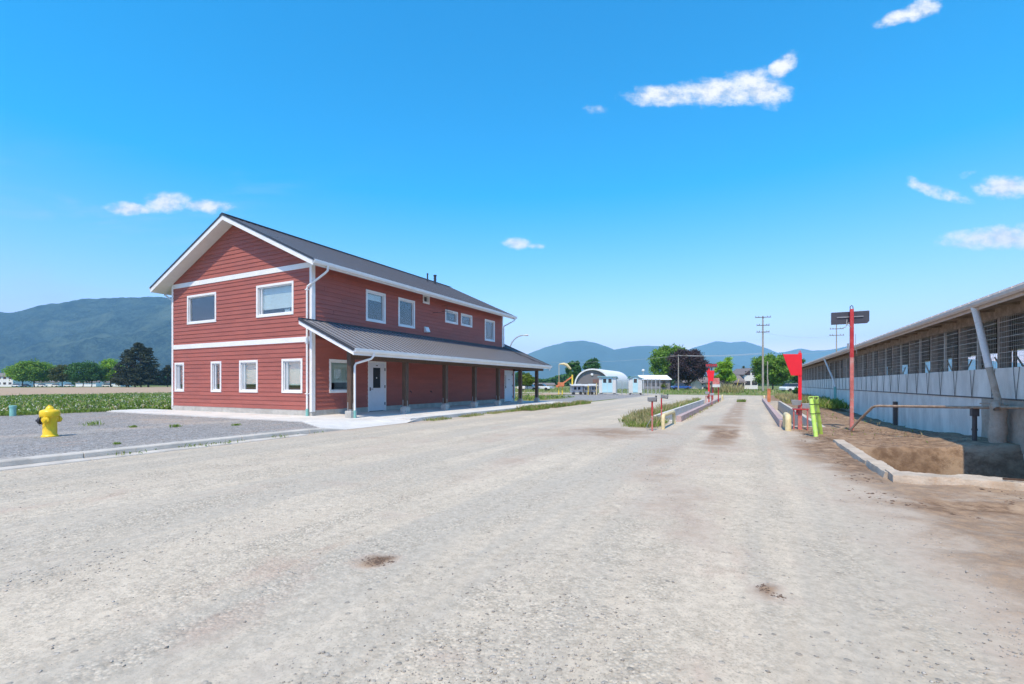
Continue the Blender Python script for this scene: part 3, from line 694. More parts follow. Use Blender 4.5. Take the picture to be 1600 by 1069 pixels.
m=MB(); m.tube([(WX-.17,12.86,.42),(WX-.17,12.86,.12)],.055,14); loc(m.build('drain_collar',M['mint'],B,smooth=True))
for z_ in (1.0,3.0,5.1): m=MB(); m.box(WX-.23,WX-.11,12.80,12.94,z_,z_+.03); loc(m.build('bracket',M['white'],B))
spout([(gx,29.25,ze+.02),(gx,29.25,ze-.14),(gx-.1,29.1,ze-.26),(WX+.06,28.98,ze-.55),(WX+.05,28.98,ze-.64),(WX+.05,28.98,4.0)])
spout([(XWL-.08,13.05,ze+.02),(XWL-.08,13.05,ze-.14),(WXL-.07,12.98,ze-.5),(WXL-.07,12.98,.2)])
# canopy along the yard side
CZ0,CZ1,CX1=3.90,2.68,-12.66; CY0,CY1=12.42,31.0
CP=(CZ0-CZ1)/(CX1-WX)
def cz(x): return CZ0-CP*(x-WX)
m=MB()
def cslab(m,xa,xb,ya,yb,zo,th):
    m.hexa([(xa,ya,cz(xa)+zo-th),(xb,ya,cz(xb)+zo-th),(xb,yb,cz(xb)+zo-th),(xa,yb,cz(xa)+zo-th),(xa,ya,cz(xa)+zo),(xb,ya,cz(xb)+zo),(xb,yb,cz(xb)+zo),(xa,yb,cz(xa)+zo)])
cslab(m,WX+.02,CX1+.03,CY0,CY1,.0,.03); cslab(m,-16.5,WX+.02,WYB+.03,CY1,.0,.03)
m.cur=1  # ribs use the darker roof metal: shade on their flanks painted in
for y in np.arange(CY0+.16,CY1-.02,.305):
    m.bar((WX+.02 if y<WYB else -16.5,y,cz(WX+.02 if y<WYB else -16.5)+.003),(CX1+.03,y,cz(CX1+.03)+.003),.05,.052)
cr=loc(m.build('canopy_roof',[M['roofpan_lit'],M['roof']],B))
m=MB(); m.bar((WX,CY0,CZ0+.02),(WX,WYB,CZ0+.02),.10,.05); m.bar((WX,WYB+.05,CZ0+.06),(CX1+.1,29.9,cz(CX1+.1)+.05),.12,.03); m.bar((-16.5,CY1-.03,cz(-16.5)+.035),(CX1+.03,CY1-.03,cz(CX1+.03)+.035),.08,.03)
m.bar((WX-.1,CY0-.018,cz(WX-.1)-.03),(CX1+.04,CY0-.018,cz(CX1+.04)-.03),.02,.11)
m.build('roof_flashing',M['roofdk'],cr)
for y_ in (CY0+.006,CY1-.03):
    m=MB(); xa=WX-.1 if y_<20 else -16.5; xb=CX1+.02
    m.hexa([(xa,y_-.008,cz(xa)-.24),(xb,y_-.008,cz(xb)-.24),(xb,y_+.02,cz(xb)-.24),(xa,y_+.02,cz(xa)-.24),(xa,y_-.008,cz(xa)-.085),(xb,y_-.008,cz(xb)-.085),(xb,y_+.02,cz(xb)-.085),(xa,y_+.02,cz(xa)-.085)]); loc(m.build('rake_board',M['white'],B))
m=MB(); cslab(m,WX+.03,CX1-.02,CY0+.03,CY1-.035,-.20,.012); loc(m.build('soffit',M['soffit'],B))
m=MB(); m.box(CX1-.02,CX1,CY0,CY1-.035,CZ1-.24,CZ1-.03); loc(m.build('fascia',M['white'],B))
gutter(CX1+.003,CY0-.02,CY1,CZ1-.135,1)
m=MB(); m.box(-13.33,-13.13,12.75,30.8,2.32,2.60); m.box(-16.2,-13.34,30.5,30.7,2.32,2.6); loc(m.build('beam',M['wood'],B))
PX=-13.23
p0=None
for i,y in enumerate((12.86,15.95,18.9,21.6,24.25,27.25,29.85)):
    if i==0:
        m=MB(); m.box(PX-.10,PX+.10,-.10,.10,.46,2.34); p0=loc(m.build('post',M['wood'],B,bevel=.006)); p0.location.y+=y
        m=MB(); m.box(PX-.15,PX+.15,-.15,.15,.10,.40); m.build('footing',M['found'],p0,bevel=.01)
        m=MB(); m.box(PX-.06,PX-.03,-.108,-.101,.40,.72); m.box(PX+.101,PX+.108,-.015,.015,.40,.68); m.box(PX-.09,PX+.09,-.09,.09,.40,.458); m.build('post_bracket',M['grey'],p0)
    else:
        c=copy_tree(p0,B); c.location.y=p0.location.y+(y-12.86)
cgx=CX1+.075
spout([(cgx,13.35,CZ1-.11),(cgx,13.35,CZ1-.24),(cgx-.06,13.3,CZ1-.34),(PX+.18,12.93,CZ1-.52),(PX+.15,12.90,CZ1-.62),(PX+.15,12.90,.35)])
m=MB(); m.tube([(PX+.15,12.90,.42),(PX+.15,12.90,.10)],.055,14); loc(m.build('drain_collar',M['mint'],B,smooth=True))
m=MB(); m.tube([(cgx,30.6,CZ1-.11),(cgx,30.6,CZ1-.34)],.035,10); loc(m.build('downspout',M['white'],B,smooth=True))
# dryer vent hood, wall bracket rods
m=MB(); m.hexa([(WX+.01,20.05,4.12),(WX+.20,20.05,4.16),(WX+.20,20.36,4.16),(WX+.01,20.36,4.12),(WX+.01,20.05,4.42),(WX+.08,20.05,4.42),(WX+.08,20.36,4.42),(WX+.01,20.36,4.42)]); loc(m.build('vent_hood',M['white'],B))
m=MB()
for z_,y_ in ((5.75,21.9),(5.45,21.9),(5.28,21.1)): m.tube([(WX+.01,y_-.25,z_),(WX+.30,y_-.2,z_),(WX+.34,y_+.35,z_+.01)],.012,6)
m.tube([(WX+.3,21.75,5.25),(WX+.3,21.75,5.78)],.012,6); loc(m.build('wall_bracket',M['steel'],B))
for y_,z_ in ((18.9,1.0),(16.2+4.4,.98)): m=MB(); m.tube([(WX+.015,y_,z_),(WX+.12,y_,z_),(WX+.12,y_,z_-.06)],.018,8); m.tube([(WX+.07,y_,z_+.02),(WX+.07,y_,z_+.06)],.03,8); loc(m.build('hose_tap',M['steel'],B,smooth=True))
# belongings on the sill of the upstairs window (they stand there, so top-level)
m=MB(); m.box(-17.25,-16.95,WY+.20,WY+.40,4.32,4.52); m.box(-17.35,-16.98,WY+.18,WY+.38,4.25,4.315); tag(m.build('paper_box',M['blind2']),'pale box on the sill behind the upstairs window with the big blind','box')
m=MB(); m.box(-18.5,-17.45,WY+.2,WY+.30,4.24,4.33); tag(m.build('paper_stack',M['white']),'low white papers along the sill of the upstairs window with the big blind','papers')

# ------------------------------------------------------------------ barn
BN=empty('barn',(BX+4,30,0),0,'long open sided cattle barn with concrete wall, wire mesh openings and metal roof','barn')
Bn=Vector(BN.location)
def bl_(o): o.location=o.location-Bn; return o
BY0,BY1=-6,62; BXR=12.2; ZT=1.745; ZL=1.09
m=MB(); m.box(BX-.028,BX+.22,BY0,BY1,-1.3,ZL-.006); 
w1=bl_(m.build('lower_wall',M['barnconc'],BN))
# splashed, mud-caked stretch near the pit
m=MB()
nx=50; nz=16; vs=[];fs=[]
for i in range(nx+1):
    for j in range(nz+1):
        y=12.2+i*.055; z=.0+j*(ZL-.03)/nz
        b_=.028+.03*math.sin(i*.9)*math.sin(j*.7)*.3+.02*noise.noise(Vector((y*4,z*4,0)))
        vs.append((BX-.030-b_*.5+.012*(1 if i in(0,nx) or j==nz else 0),y,z))
for i in range(nx):
    for j in range(nz): a=i*(nz+1)+j; fs.append((a,a+1,a+nz+2,a+nz+1))
m.add(vs,fs); bl_(m.build('mud_splash',M['barnmud'],BN,smooth=True))
m=MB(); m.box(BX-.035,BX+.20,BY0,BY1,ZL,ZT)
for y in np.arange(BY0,BY1,2.44): m.box(BX-.038,BX-.036,y,y+.012,ZL,ZT)
bl_(m.build('wall_panel',M['barnconc'],BN))
m=MB(); m.box(BX-.045,BX-.03,BY0,BY1,ZL-.03,ZL-.0); bl_(m.build('ledge_angle',M['wiredk'],BN))
# V shaped tie rods
m=MB()
for y in np.arange(-4,BY1,1.08):
    m.tube([(BX-.045,y-.13,ZT),(BX-.05,y,ZL-.02)],.005,5); m.tube([(BX-.045,y+.13,ZT),(BX-.05,y,ZL-.02)],.005,5)
tr=m.build('tie_rods',M['wiredk'],BN); bl_(tr); tr['kind']='stuff'
bays=[]; y=14.19+ -2.2*9
posts=[]
yy=16.38
while yy>BY0: yy-=2.2
while yy<BY1: posts.append(yy); yy+=2.2
pp=None
for i,y in enumerate(posts):
    if pp is None:
        m=MB(); m.box(BX+.0,BX+.14,-.07,.07,ZT-.1,2.86); pp=bl_(m.build('post',M['barnwood'],BN,bevel=.006)); y00=y; pp.location.y+=y
    else: c=pp.copy(); COL.objects.link(c); c.location.y=pp.location.y+(y-y00)
m=MB(); m.box(BX-.02,BX+.12,BY0,BY1,2.86,3.10); bl_(m.build('header_beam',M['barnwood'],BN))
m=MB(); m.box(BX+.125,BX+.15,BY0,BY1,3.10,3.32); 
for y in np.arange(BY0+.5,BY1,1.1): m.hexa([(BX-.36,y,3.02),(BX+.2,y,3.02),(BX+.2,y+.045,3.02),(BX-.36,y+.045,3.02),(BX-.36,y,3.10),(BX+.2,y,3.22),(BX+.2,y+.045,3.22),(BX-.36,y+.045,3.10)])
bl_(m.build('rafter_ends',M['barnwood'],BN))
# mesh screens
for i in range(len(posts)-1):
    a,b=posts[i]+.07,posts[i+1]-.07
    if b<9: continue
    m=MB(); far=a>34
    nh=9 if not far else 5
    for k in range(1,nh+1):
        z=ZT+(2.86-ZT)*k/(nh+1); m.bar((BX-.012,a,z),(BX-.012,b,z),.005 if k%3 else .009)
    nv=int((b-a)/(.075 if not far else .2))
    for k in range(1,nv): yv=a+(b-a)*k/nv; m.bar((BX-.006,yv,ZT),(BX-.006,yv,2.86),.0045 if not far else .006)
    m.bar((BX+.03,(a+b)/2,ZT),(BX+.03,(a+b)/2,2.86),.05,.05)
    bl_(m.build('mesh_screen',M['wire'],BN))
EVX=BX-.46; RZE=3.19; RXC=(EVX+BXR+.46)/2; RZR=RZE+1.75
m=MB()
for s_,xe in ((1,EVX),(-1,BXR+.46)):
    m.hexa([(xe,BY0,RZE),(RXC,BY0,RZR),(RXC,BY1,RZR),(xe,BY1,RZE),(xe,BY0,RZE+.03),(RXC,BY0,RZR+.03),(RXC,BY1,RZR+.03),(xe,BY1,RZE+.03)])
for y in np.arange(BY0+.1,BY1,.5): m.bar((EVX,y,RZE+.038),(RXC,y,RZR+.038),.05,.022)
rfb=bl_(m.build('roof',M['barnroof'],BN))
m=MB()
for y in np.arange(9,BY1,.5): m.box(EVX+.05,EVX+.075,y-.012,y+.012,RZE+.055,RZE+.095)
sc_=m.build('roof_screws',M['barntrim'],rfb); sc_['kind']='stuff'
m=MB(); m.box(EVX-.004,EVX+.02,BY0,BY1,RZE-.17,RZE-.005); bl_(m.build('fascia',M['barntrim'],BN))
m=MB(); pr=[(0,0),(0,.10),(-.012,.10),(-.10,.10),(-.11,.11),(-.118,.10),(-.11,.04),(-.08,0)]
m.prism([(EVX-.006+p[0],BY0,RZE-.115+p[1]) for p in pr],(0,BY1-BY0,0)); bl_(m.build('gutter',M['barntrim'],BN,bevel=.004))
m=MB(); m.quad((EVX+.02,BY0,RZE-.14),(BX+.12,BY0,RZE-.10),(BX+.12,BY1,RZE-.10),(EVX+.02,BY1,RZE-.14)); bl_(m.build('soffit',M['barnwood'],BN))
# far side of the barn: boarded with a row of open windows under the roof; ends closed
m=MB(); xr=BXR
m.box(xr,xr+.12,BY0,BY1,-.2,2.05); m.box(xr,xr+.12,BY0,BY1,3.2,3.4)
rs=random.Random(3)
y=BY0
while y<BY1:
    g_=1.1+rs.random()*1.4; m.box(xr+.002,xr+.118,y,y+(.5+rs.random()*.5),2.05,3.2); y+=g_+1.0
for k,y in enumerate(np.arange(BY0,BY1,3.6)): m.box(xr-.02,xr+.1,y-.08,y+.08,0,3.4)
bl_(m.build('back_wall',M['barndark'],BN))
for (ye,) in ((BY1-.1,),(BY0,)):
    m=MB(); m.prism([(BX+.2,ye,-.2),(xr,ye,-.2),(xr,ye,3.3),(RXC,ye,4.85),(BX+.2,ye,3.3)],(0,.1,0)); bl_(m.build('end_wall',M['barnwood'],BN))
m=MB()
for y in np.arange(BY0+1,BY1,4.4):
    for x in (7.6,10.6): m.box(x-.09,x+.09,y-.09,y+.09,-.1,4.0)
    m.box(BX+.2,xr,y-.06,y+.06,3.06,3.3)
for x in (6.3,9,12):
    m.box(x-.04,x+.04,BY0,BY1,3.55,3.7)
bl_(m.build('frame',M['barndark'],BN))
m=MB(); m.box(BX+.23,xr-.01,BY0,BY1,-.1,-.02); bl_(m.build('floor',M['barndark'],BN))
m=MB()
for y in np.arange(8,BY1,2.2):
    m.tube([(7.0,y,1.15),(7.0,y+1.9,1.15)],.03,6); m.tube([(7.0,y,.8),(7.0,y+1.9,.8)],.03,6); m.tube([(7.0,y,0),(7.0,y,1.9)],.035,6); m.bar((11.5,y,1.6),(11.5,y+1.5,2.8),.05); m.bar((11.5,y,2.8),(11.5,y+1.5,1.6),.05)
bl_(m.build('stall_rails',M['wire'],BN))
# leaning downpipes
m=MB(); m.tube([(EVX-.05,13.85,RZE-.10),(EVX-.02,13.84,2.95),(4.56,13.63,1.75)],.062,14); dp=bl_(m.build('downpipe',M['pvc'],BN,smooth=True))
m=MB(); m.tube([(4.56,13.63,1.76),(4.66,13.45,.95)],.058,14); m.build('muddy_pipe_end',M['barnmud'],dp,smooth=True)
m=MB(); m.tube([(4.64,13.50,.98),(4.60,13.40,.98)],.09,14); m.tube([(4.56,13.35,.99),(4.56,13.25,.88)],[.08,.065],14,caps=False); m.tube([(4.56,13.30,.93),(4.58,13.45,.97)],.065,12); m.tube([(4.35,13.45,.985),(4.66,13.35,1.0)],.012,6); m.build('pipe_elbow',M['barnmud'],dp,smooth=True)
m=MB(); m.tube([(EVX-.05,37.5,RZE-.10),(4.75,36.2,1.6),(4.8,36.1,1.15)],.055,12); dp=bl_(m.build('downpipe',M['pvc'],BN,smooth=True))
m=MB(); m.tube([(4.8,36.1,1.2),(4.82,36.05,-.1)],.09,12); m.build('drain_sleeve',M['mint'],dp,smooth=True)
# standing conduit and wall post
m=MB()
pts=[];rr=[]
for k in range(12):
    z=-.3+k*.115; pts.append((4.66+.010*math.sin(k*2.1),13.58-.010*k,z)); rr.append(.15+.008*math.sin(k*1.3)-(.012*k*.1))
m.tube(pts,rr,18); tag(m.build('standpipe',M['barnmud'],smooth=True),'wide mud-caked standpipe standing against the barn wall at the pit','pipe')
m=MB(); m.box(4.75,4.86,22.05,22.2,-.15,.74); m.box(4.76,4.85,22.0,22.05,.45,.62); tag(m.build('wall_bollard',M['wiredk']),'short dark steel post against the barn wall halfway along','post')

# ------------------------------------------------------------------ pit rim walls
def rough_wall(m,p0,p1,w,z0,z1,n,seed,amp=.02):
    p0=Vector(p0);p1=Vector(p1); d=(p1-p0).normalized(); s=Vector((d.y,-d.x,0)); prof=[(-.5,0),(-.5,.5),(-.5,.92),(-.42,1),(0,1.0),(.42,1),(.5,.92),(.5,.5),(.5,0)]
    vs=[];fs=[];k=len(prof)
    for i in range(n+1):
        c=p0.lerp(p1,i/n)
        for a,b in prof:
            q=c+s*(a*w)+Vector((0,0,z0+(z1-z0)*b)); nn=noise.noise_vector(Vector((q.x*3.1,q.y*3.1,q.z*4+seed)))*amp*.6+noise.noise_vector(Vector((q.x*13,q.y*13,q.z*13+seed)))*amp*.4
            vs.append(q+nn)
    for i in range(n):
        for j in range(k-1): a=i*k+j; fs.append((a,a+1,a+k+1,a+k))
    fs.append(tuple(range(k))[::-1]); fs.append(tuple(range(n*k,n*k+k)))
    m.add(vs,fs)
PR=empty('pit_rim',(1.86,8.9,0),0,'low crumbling concrete rim around the muddy pit beside the barn','wall')
def pl(o): o.location=o.location-Vector(PR.location); return o
m=MB(); rough_wall(m,(1.87,8.68,0),(1.87,9.95,0),.25,-1.1,.10,26,0); rough_wall(m,(1.865,10.0,0),(1.87,13.6,0),.24,-1.1,.07,60,3); pl(m.build('side_wall',M['rimconc'],PR,smooth=True))
m=MB(); rough_wall(m,(1.80,8.62,0),(5.0,8.66,0),.42,-1.1,.11,70,7,.035); pl(m.build('front_wall',M['pitconc'],PR,smooth=True))
m=MB(); m.bar((3.0,8.56,.135),(3.75,8.52,.14),.03,.025); tag(m.build('stick',M['wood']),'thin dark stick lying on the front rim of the pit','stick')

# ------------------------------------------------------------------ lane kerbs and troughs
def trough(name,x0,x1,y0,y1,label):
    t=empty(name,((x0+x1)/2,y0,0),0,label,'trough')
    def tl(o): o.location=o.location-Vector(t.location); return o
    m=MB(); m.box(x0-.005,x1+.005,y0-.005,y1+.005,-.75,-.70); tl(m.build('trough_floor',M['conc'],t))
    return t,tl
t,tl=trough('concrete_trough',TR[0],TR[1],TR[2],TR[3],'sunken concrete trough between the lane and the barn, with a pinkish kerb')
m=MB(); m.box(TR[1]-.002,TR[1]+.16,TR[2]-.16,TR[3]+.16,-.75,.02); tl(m.build('outer_wall',M['conc'],t,bevel=.01))
m=MB(); m.box(TR[0]-.01,TR[1]-.004,TR[3]-.0,TR[3]+.155,-.75,.015); tl(m.build('end_wall',M['conc'],t,bevel=.01)); m=MB(); m.box(TR[0]+.0,TR[1]-.004,TR[2]-.155,TR[2],-.75,.012); tl(m.build('end_wall',M['conc'],t,bevel=.01))
m=MB(); m.box(.83,TR[0]+.004,17.55,43.9,-.75,.22); tl(m.build('lane_kerb',M['pink'],t,bevel=.012))
t,tl=trough('concrete_trough',TL[0],TL[1],TL[2],TL[3],'sunken concrete trough on the left of the lane behind a pinkish kerb')
m=MB(); m.box(TL[0]-.16,TL[0]+.002,TL[2]-.16,TL[3]+.16,-.75,.05); tl(m.build('outer_wall',M['concl'],t,bevel=.01))
m=MB(); m.box(TL[0]+.004,TL[1],TL[3]-.0,TL[3]+.155,-.75,.045); tl(m.build('end_wall',M['concl'],t,bevel=.01)); m=MB(); m.box(TL[0]+.004,TL[1],TL[2]-.155,TL[2],-.75,.03); tl(m.build('end_wall',M['concl'],t,bevel=.01))
m=MB(); m.box(TL[1]-.004,-2.28,18.3,44.0,-.75,.22); tl(m.build('lane_kerb',M['pink'],t,bevel=.012))

# ------------------------------------------------------------------ yard furniture
# hydrant
hx,hy=-15.45,5.2
H=empty('fire_hydrant',(hx,hy,.10),rad(27),'stout yellow fire hydrant with a black side cap on the grey gravel','fire hydrant')
m=MB(); m.lathe([(.165,-.03),(.165,.02),(.15,.035),(.135,.06),(.135,.40),(.155,.46),(.165,.50)],n=32); m.build('barrel',M['yel'],H,smooth=True)
m=MB(); m.lathe([(.185,.50),(.192,.515),(.192,.60),(.186,.63),(.16,.655),(.085,.675),(.075,.70),(.06,.735),(.035,.75),(.032,.78),(.0,.78)],n=32); m.build('bonnet',M['yel'],H,smooth=True)
def lathe_dir(m,prof,org,d,n=20):
    q=Vector(d).to_track_quat('Z','Y'); m2=MB(); m2.lathe(prof,n=n); m.add([q@Vector(p)+Vector(org) for p in m2.v],m2.f)
m=MB(); m.tube([(-.16,-.09,.40),(-.16,-.12,.33),(-.10,-.15,.28),(-.03,-.17,.30),(.03,-.17,.38)],.006,5); m.build('chain',M['steel'],H)
m=MB()
for k in range(8):
    t_=k*math.pi/4+.2; m.tube([(.178*math.cos(t_),.178*math.sin(t_),.485),(.178*math.cos(t_),.178*math.sin(t_),.50)],.016,6)
m.build('flange_bolts',M['yel'],H)
m=MB(); lathe_dir(m,[(.07,.08),(.07,.16),(.095,.165),(.095,.20),(.085,.215),(.04,.225),(.03,.25),(.028,.27),(0,.27)],(0,0,.40),(-.95,-.3,0)); m.build('outlet_cap',M['black'],H,smooth=True)
m=MB(); lathe_dir(m,[(.06,.08),(.06,.16),(.075,.165),(.075,.21),(.03,.22),(.028,.245),(0,.245)],(0,0,.42),(.35,-.95,0)); m.build('outlet_cap',M['yel'],H,smooth=True)
m=MB(); lathe_dir(m,[(.06,.08),(.06,.16),(.075,.165),(.075,.21),(.03,.22),(.028,.245),(0,.245)],(0,0,.42),(.3,.95,0)); m.build('outlet_cap',M['yel'],H,smooth=True)
x,y=at(20,19.0); m=MB(); m.lathe([(.10,0),(.10,.36),(.115,.36),(.115,.43),(.10,.44),(.0,.44)],(x,y,.09),20); tag(m.build('marker_pipe',M['mint'],smooth=True),'mint green plastic pipe standing at the edge of the weeds','pipe')
# tall red sign post
SP=empty('sign_post',(2.72,17.3,0),0,'tall faded red post carrying a long black sign box, beside the pit','sign post')
def rel(o,e): o.location=o.location-Vector(e.location); return o
m=MB(); m.box(2.67,2.765,17.25,17.345,2.2,3.66); rel(m.build('post',M['redp'],SP,bevel=.006),SP)
m=MB(); m.box(2.671,2.764,17.251,17.344,-.2,2.198); rel(m.build('post_base',M['redf'],SP,bevel=.006),SP)
m=MB(); m.tube([(2.68,17.3,3.66),(2.68,17.3,3.73),(2.715,17.3,3.77),(2.75,17.3,3.73),(2.75,17.3,3.66)],.012,6); rel(m.build('lifting_eye',M['steel'],SP),SP)
m=MB(); m.prism([(2.22,17.40,3.23),(3.12,17.40,3.23),(3.17,17.40,3.29),(3.17,17.40,3.60),(2.22,17.40,3.60)],(0,.10,0)); sg=rel(m.build('sign_box',M['char'],SP,bevel=.006),SP)
m=MB(); m.box(2.36,3.02,17.375,17.399,3.42,3.45)
m.build('rail',M['grey'],sg)
m=MB(); m.tube([(2.72,17.37,3.3),(2.60,17.3,3.2),(2.56,17.25,3.12),(2.50,17.25,3.10)],.012,6); m.tube([(2.60,17.3,3.35),(2.58,17.25,3.2),(2.70,17.24,3.1)],.007,6); m.tube([(2.80,17.2,2.9),(2.79,17.2,2.5),(2.83,17.2,2.3)],.006,5); m.box(2.60,2.65,17.25,17.31,2.45,2.62); rel(m.build('cable',M['grey'],SP,smooth=True),SP)
# bent rusty pipe from the post to the barn
m=MB(); m.tube([(2.60,16.75,-.1),(2.62,16.7,.10),(2.80,16.45,.42),(3.0,16.12,.75),(3.05,16.05,.785),(3.12,15.95,.80),(4.35,14.3,.865),(4.66,13.1,.92),(4.68,12.0,.965)],.032,12)
pb=m.build('bent_pipe',M['rust'],smooth=True); tag(pb,'rusty pipe bent up from the mud and running level to the barn wall','pipe')
m=MB(); m.box(4.40,4.52,13.98,14.12,.68,.86); m.tube([(4.46,14.05,.70),(4.46,14.05,-.05)],.045,10); m.tube([(4.46,14.05,.40),(4.46,14.05,.36)],.055,10); tag(m.build('valve_post',M['wiredk'],smooth=False),'dark valve stem with a square head under the level pipe','valve')
# yellow bent rails
def rail(name,x,y0,y1,h,r,label,parent=None):
    m=MB(); pts=[(x,y0,-.1),(x,y0,h-.12),(x,y0+.03,h-.04),(x,y0+.10,h-.0),(x,y1-.10,h-.0),(x,y1-.03,h-.04),(x,y1,h-.12),(x,y1,-.1)]
    m.tube(pts,r,14); return tag(m.build(name,M['yelf'],smooth=True),label,'guard rail')
rail('guard_rail',-2.42,15.1,17.4,.42,.058,'scuffed yellow bent pipe rail before the left trough')
rail('guard_rail',1.0,16.3,17.4,.42,.085,'scuffed yellow bent pipe rail before the right kerb, near the lime guards')
rail('guard_rail',-2.2,44.4,45.2,.40,.06,'small yellow bent rail at the far end of the left kerb')
rail('guard_rail',1.0,44.4,45.2,.40,.06,'small yellow bent rail at the far end of the right kerb')
# two little red posts with boxes
def boxpost(x,y,h,label,tilt,seed):
    e=empty('terminal_post',(x,y,0),0,label,'post','red posts with grey boxes by the weeds'); 
    m=MB(); m.tube([(0,0,-.1),(0,0,h*.45)],.026,12); m.build('post_base',M['redf'],e,smooth=True)
    m=MB(); m.tube([(0,0,h*.45),(0,0,h-.12)],.0262,12); m.build('post',M['redp'],e,smooth=True)
    m=MB(); m.hexa([(-.12,-.05,h-.12),(.10,-.05,h-.13),(.10,.08,h-.13),(-.12,.08,h-.12),(-.12,-.08,h),(.12,-.08,h+.005),(.12,.08,h+.005),(-.12,.08,h)]); b=m.build('box',M['grey'],e,bevel=.006); b.rotation_euler=(0,tilt,.4)
    m=MB(); m.box(.105,.125,-.07,.07,h-.13,h+.05); m.box(-.12,.1,-.085,-.081,h-.125,h-.11); q=m.build('cover',M['steel'],e); q.rotation_euler=(0,tilt,.4)
    return e
e=boxpost(-2.62,14.4,1.0,'faded red post with grey box on top, standing in front of the weeds',.0,1)
m=MB(); m.tube([(0,.0,.40),(-.14,-.05,.16),(-.14,-.05,-.05)],.008,6); m.build('conduit',M['grey'],e,smooth=True)
boxpost(-3.04,18.6,.98,'dark red post with tilted grey box behind the yellow rail',.12,2)
# lime guards leaning together
def halfpipe(m,a,b,r,n=8):
    a=Vector(a);b=Vector(b);d=(b-a).normalized(); u=Vector((0,-1,0)); x=(u-d*u.dot(d)).normalized(); y=d.cross(x)
    seg=14; vs=[];fs=[]
    for i in range(seg+1):
        c=a.lerp(b,i/seg); rr=r*(1.0 if i%3 else 1.1)
        for s_ in (rr,rr*.86):
            for k in range(n+1):
                t=-math.pi*.6+1.2*math.pi*k/n; vs.append(c+(x*math.cos(t)+y*math.sin(t))*s_)
    w=2*(n+1)
    for i in range(seg):
        for k in range(n):
            p=i*w+k; fs.append((p,p+1,p+w+1,p+w)); q=p+n+1; fs.append((q+w,q+w+1,q+1,q))
        for k in (0,n): p=i*w+k; fs.append((p,p+n+1,p+n+1+w,p+w))
    for i in (0,seg):
        for k in range(n): p=i*w+k; fs.append((p,p+1,p+n+2,p+n+1))
    m.add(vs,fs)
for (a,b,lab) in (((1.53,14.60,-.02),(1.44,14.85,1.00),'lime plastic guard channel leaning, the nearer of the pair by the red table stand'),((1.72,15.35,-.02),(1.56,14.95,1.00),'lime plastic guard channel leaning behind its twin by the red table stand')):
    e=empty('guard_channel',a,0,lab,'plastic guard','lime plastic guards')
    m=MB(); halfpipe(m,a,b,.052); rel(m.build('channel',M['lime'],e,smooth=True),e)
    m=MB(); t=Vector(b); m.tube([t+Vector((-.05,0,-.02)),t+Vector((-.05,0,.06)),t+Vector((.05,0,.06)),t+Vector((.05,0,-.02))],.014,8); rel(m.build('handle',M['lime'],e,smooth=True),e)
    m=MB(); c=Vector(a).lerp(Vector(b),.62); m.tube([c+Vector((-.07,-.02,0)),c+Vector((0,-.07,0)),c+Vector((.07,-.02,0))],.008,6); c=Vector(a).lerp(Vector(b),.86); m.tube([c+Vector((-.07,-.02,0)),c+Vector((0,-.07,0)),c+Vector((.07,-.02,0))],.008,6); rel(m.build('strap',M['steel'],e),e)
# red stand with hopper shaped panel and little table (near right)
def hopper(x,y,label,ang=0,sc=1,second=False):
    e=empty('scale_stand',(x,y,0),ang,label,'scale stand','red stands with hopper shaped panels')
    m=MB(); m.box(-.055,.055,-.055,.055,-.1,.72); m.build('lower_post',M['redf'],e,bevel=.004)
    m=MB(); m.box(-.045,.045,-.045,.045,.72,2.36); m.tube([(-.02,0,2.36),(-.02,0,2.43),(.02,0,2.43),(.02,0,2.36)],.010,6); m.build('upper_post',M['redb'],e)
    if second:
        m=MB(); m.prism([(-.14,-.06,2.26),(.34,-.06,2.26),(.26,-.06,1.58),(-.02,-.06,1.58)],(0,.02,0)); m.prism([(-.14,-.04,2.26),(-.12,-.04,2.26),(.0,-.04,1.58),(-.02,-.04,1.58)],(0,.10,0)); m.build('hopper_panel',M['redb'],e,bevel=.004)
    else:
        m=MB(); m.prism([(-.46,-.06,2.335),(.05,-.06,2.32),(.05,-.06,1.655),(-.24,-.06,1.665)],(0,.02,0)); 
        m.prism([(-.46,-.04,2.335),(-.44,-.04,2.335),(-.22,-.04,1.665),(-.24,-.04,1.665)],(0,.10,0)); m.prism([(-.24,-.04,1.665),(.05,-.04,1.655),(.05,-.04,1.675),(-.24,-.04,1.685)],(0,.10,0)); m.build('hopper_panel',M['redb'],e,bevel=.004)
    m=MB(); m.box(-.20,.22,-.16,.16,.60,.635); m.box(-.10,-.06,-.1,.1,.45,.60); m.build('table',M['redp'],e,bevel=.004)
    m=MB(); m.tube([(-.17,-.1,.6),(-.17,-.1,-.1)],.022,8); m.tube([(.19,-.12,.6),(.19,-.12,-.25)],.022,8); m.build('table_leg',M['redf'],e,smooth=True)
    m=MB(); m.hexa([(-.20,-.14,.74),(.02,-.14,.74),(.02,.05,.74),(-.20,.05,.74),(-.24,-.16,.90),(.04,-.16,.90),(.04,.05,.90),(-.24,.05,.90)]); m.box(.05,.32,-.10,.05,.66,.80); m.build('control_box',M['grey'],e,bevel=.006)
    return e
hopper(1.36,17.05,'bright red hopper shaped panel on red post with table, beside the lime guards')
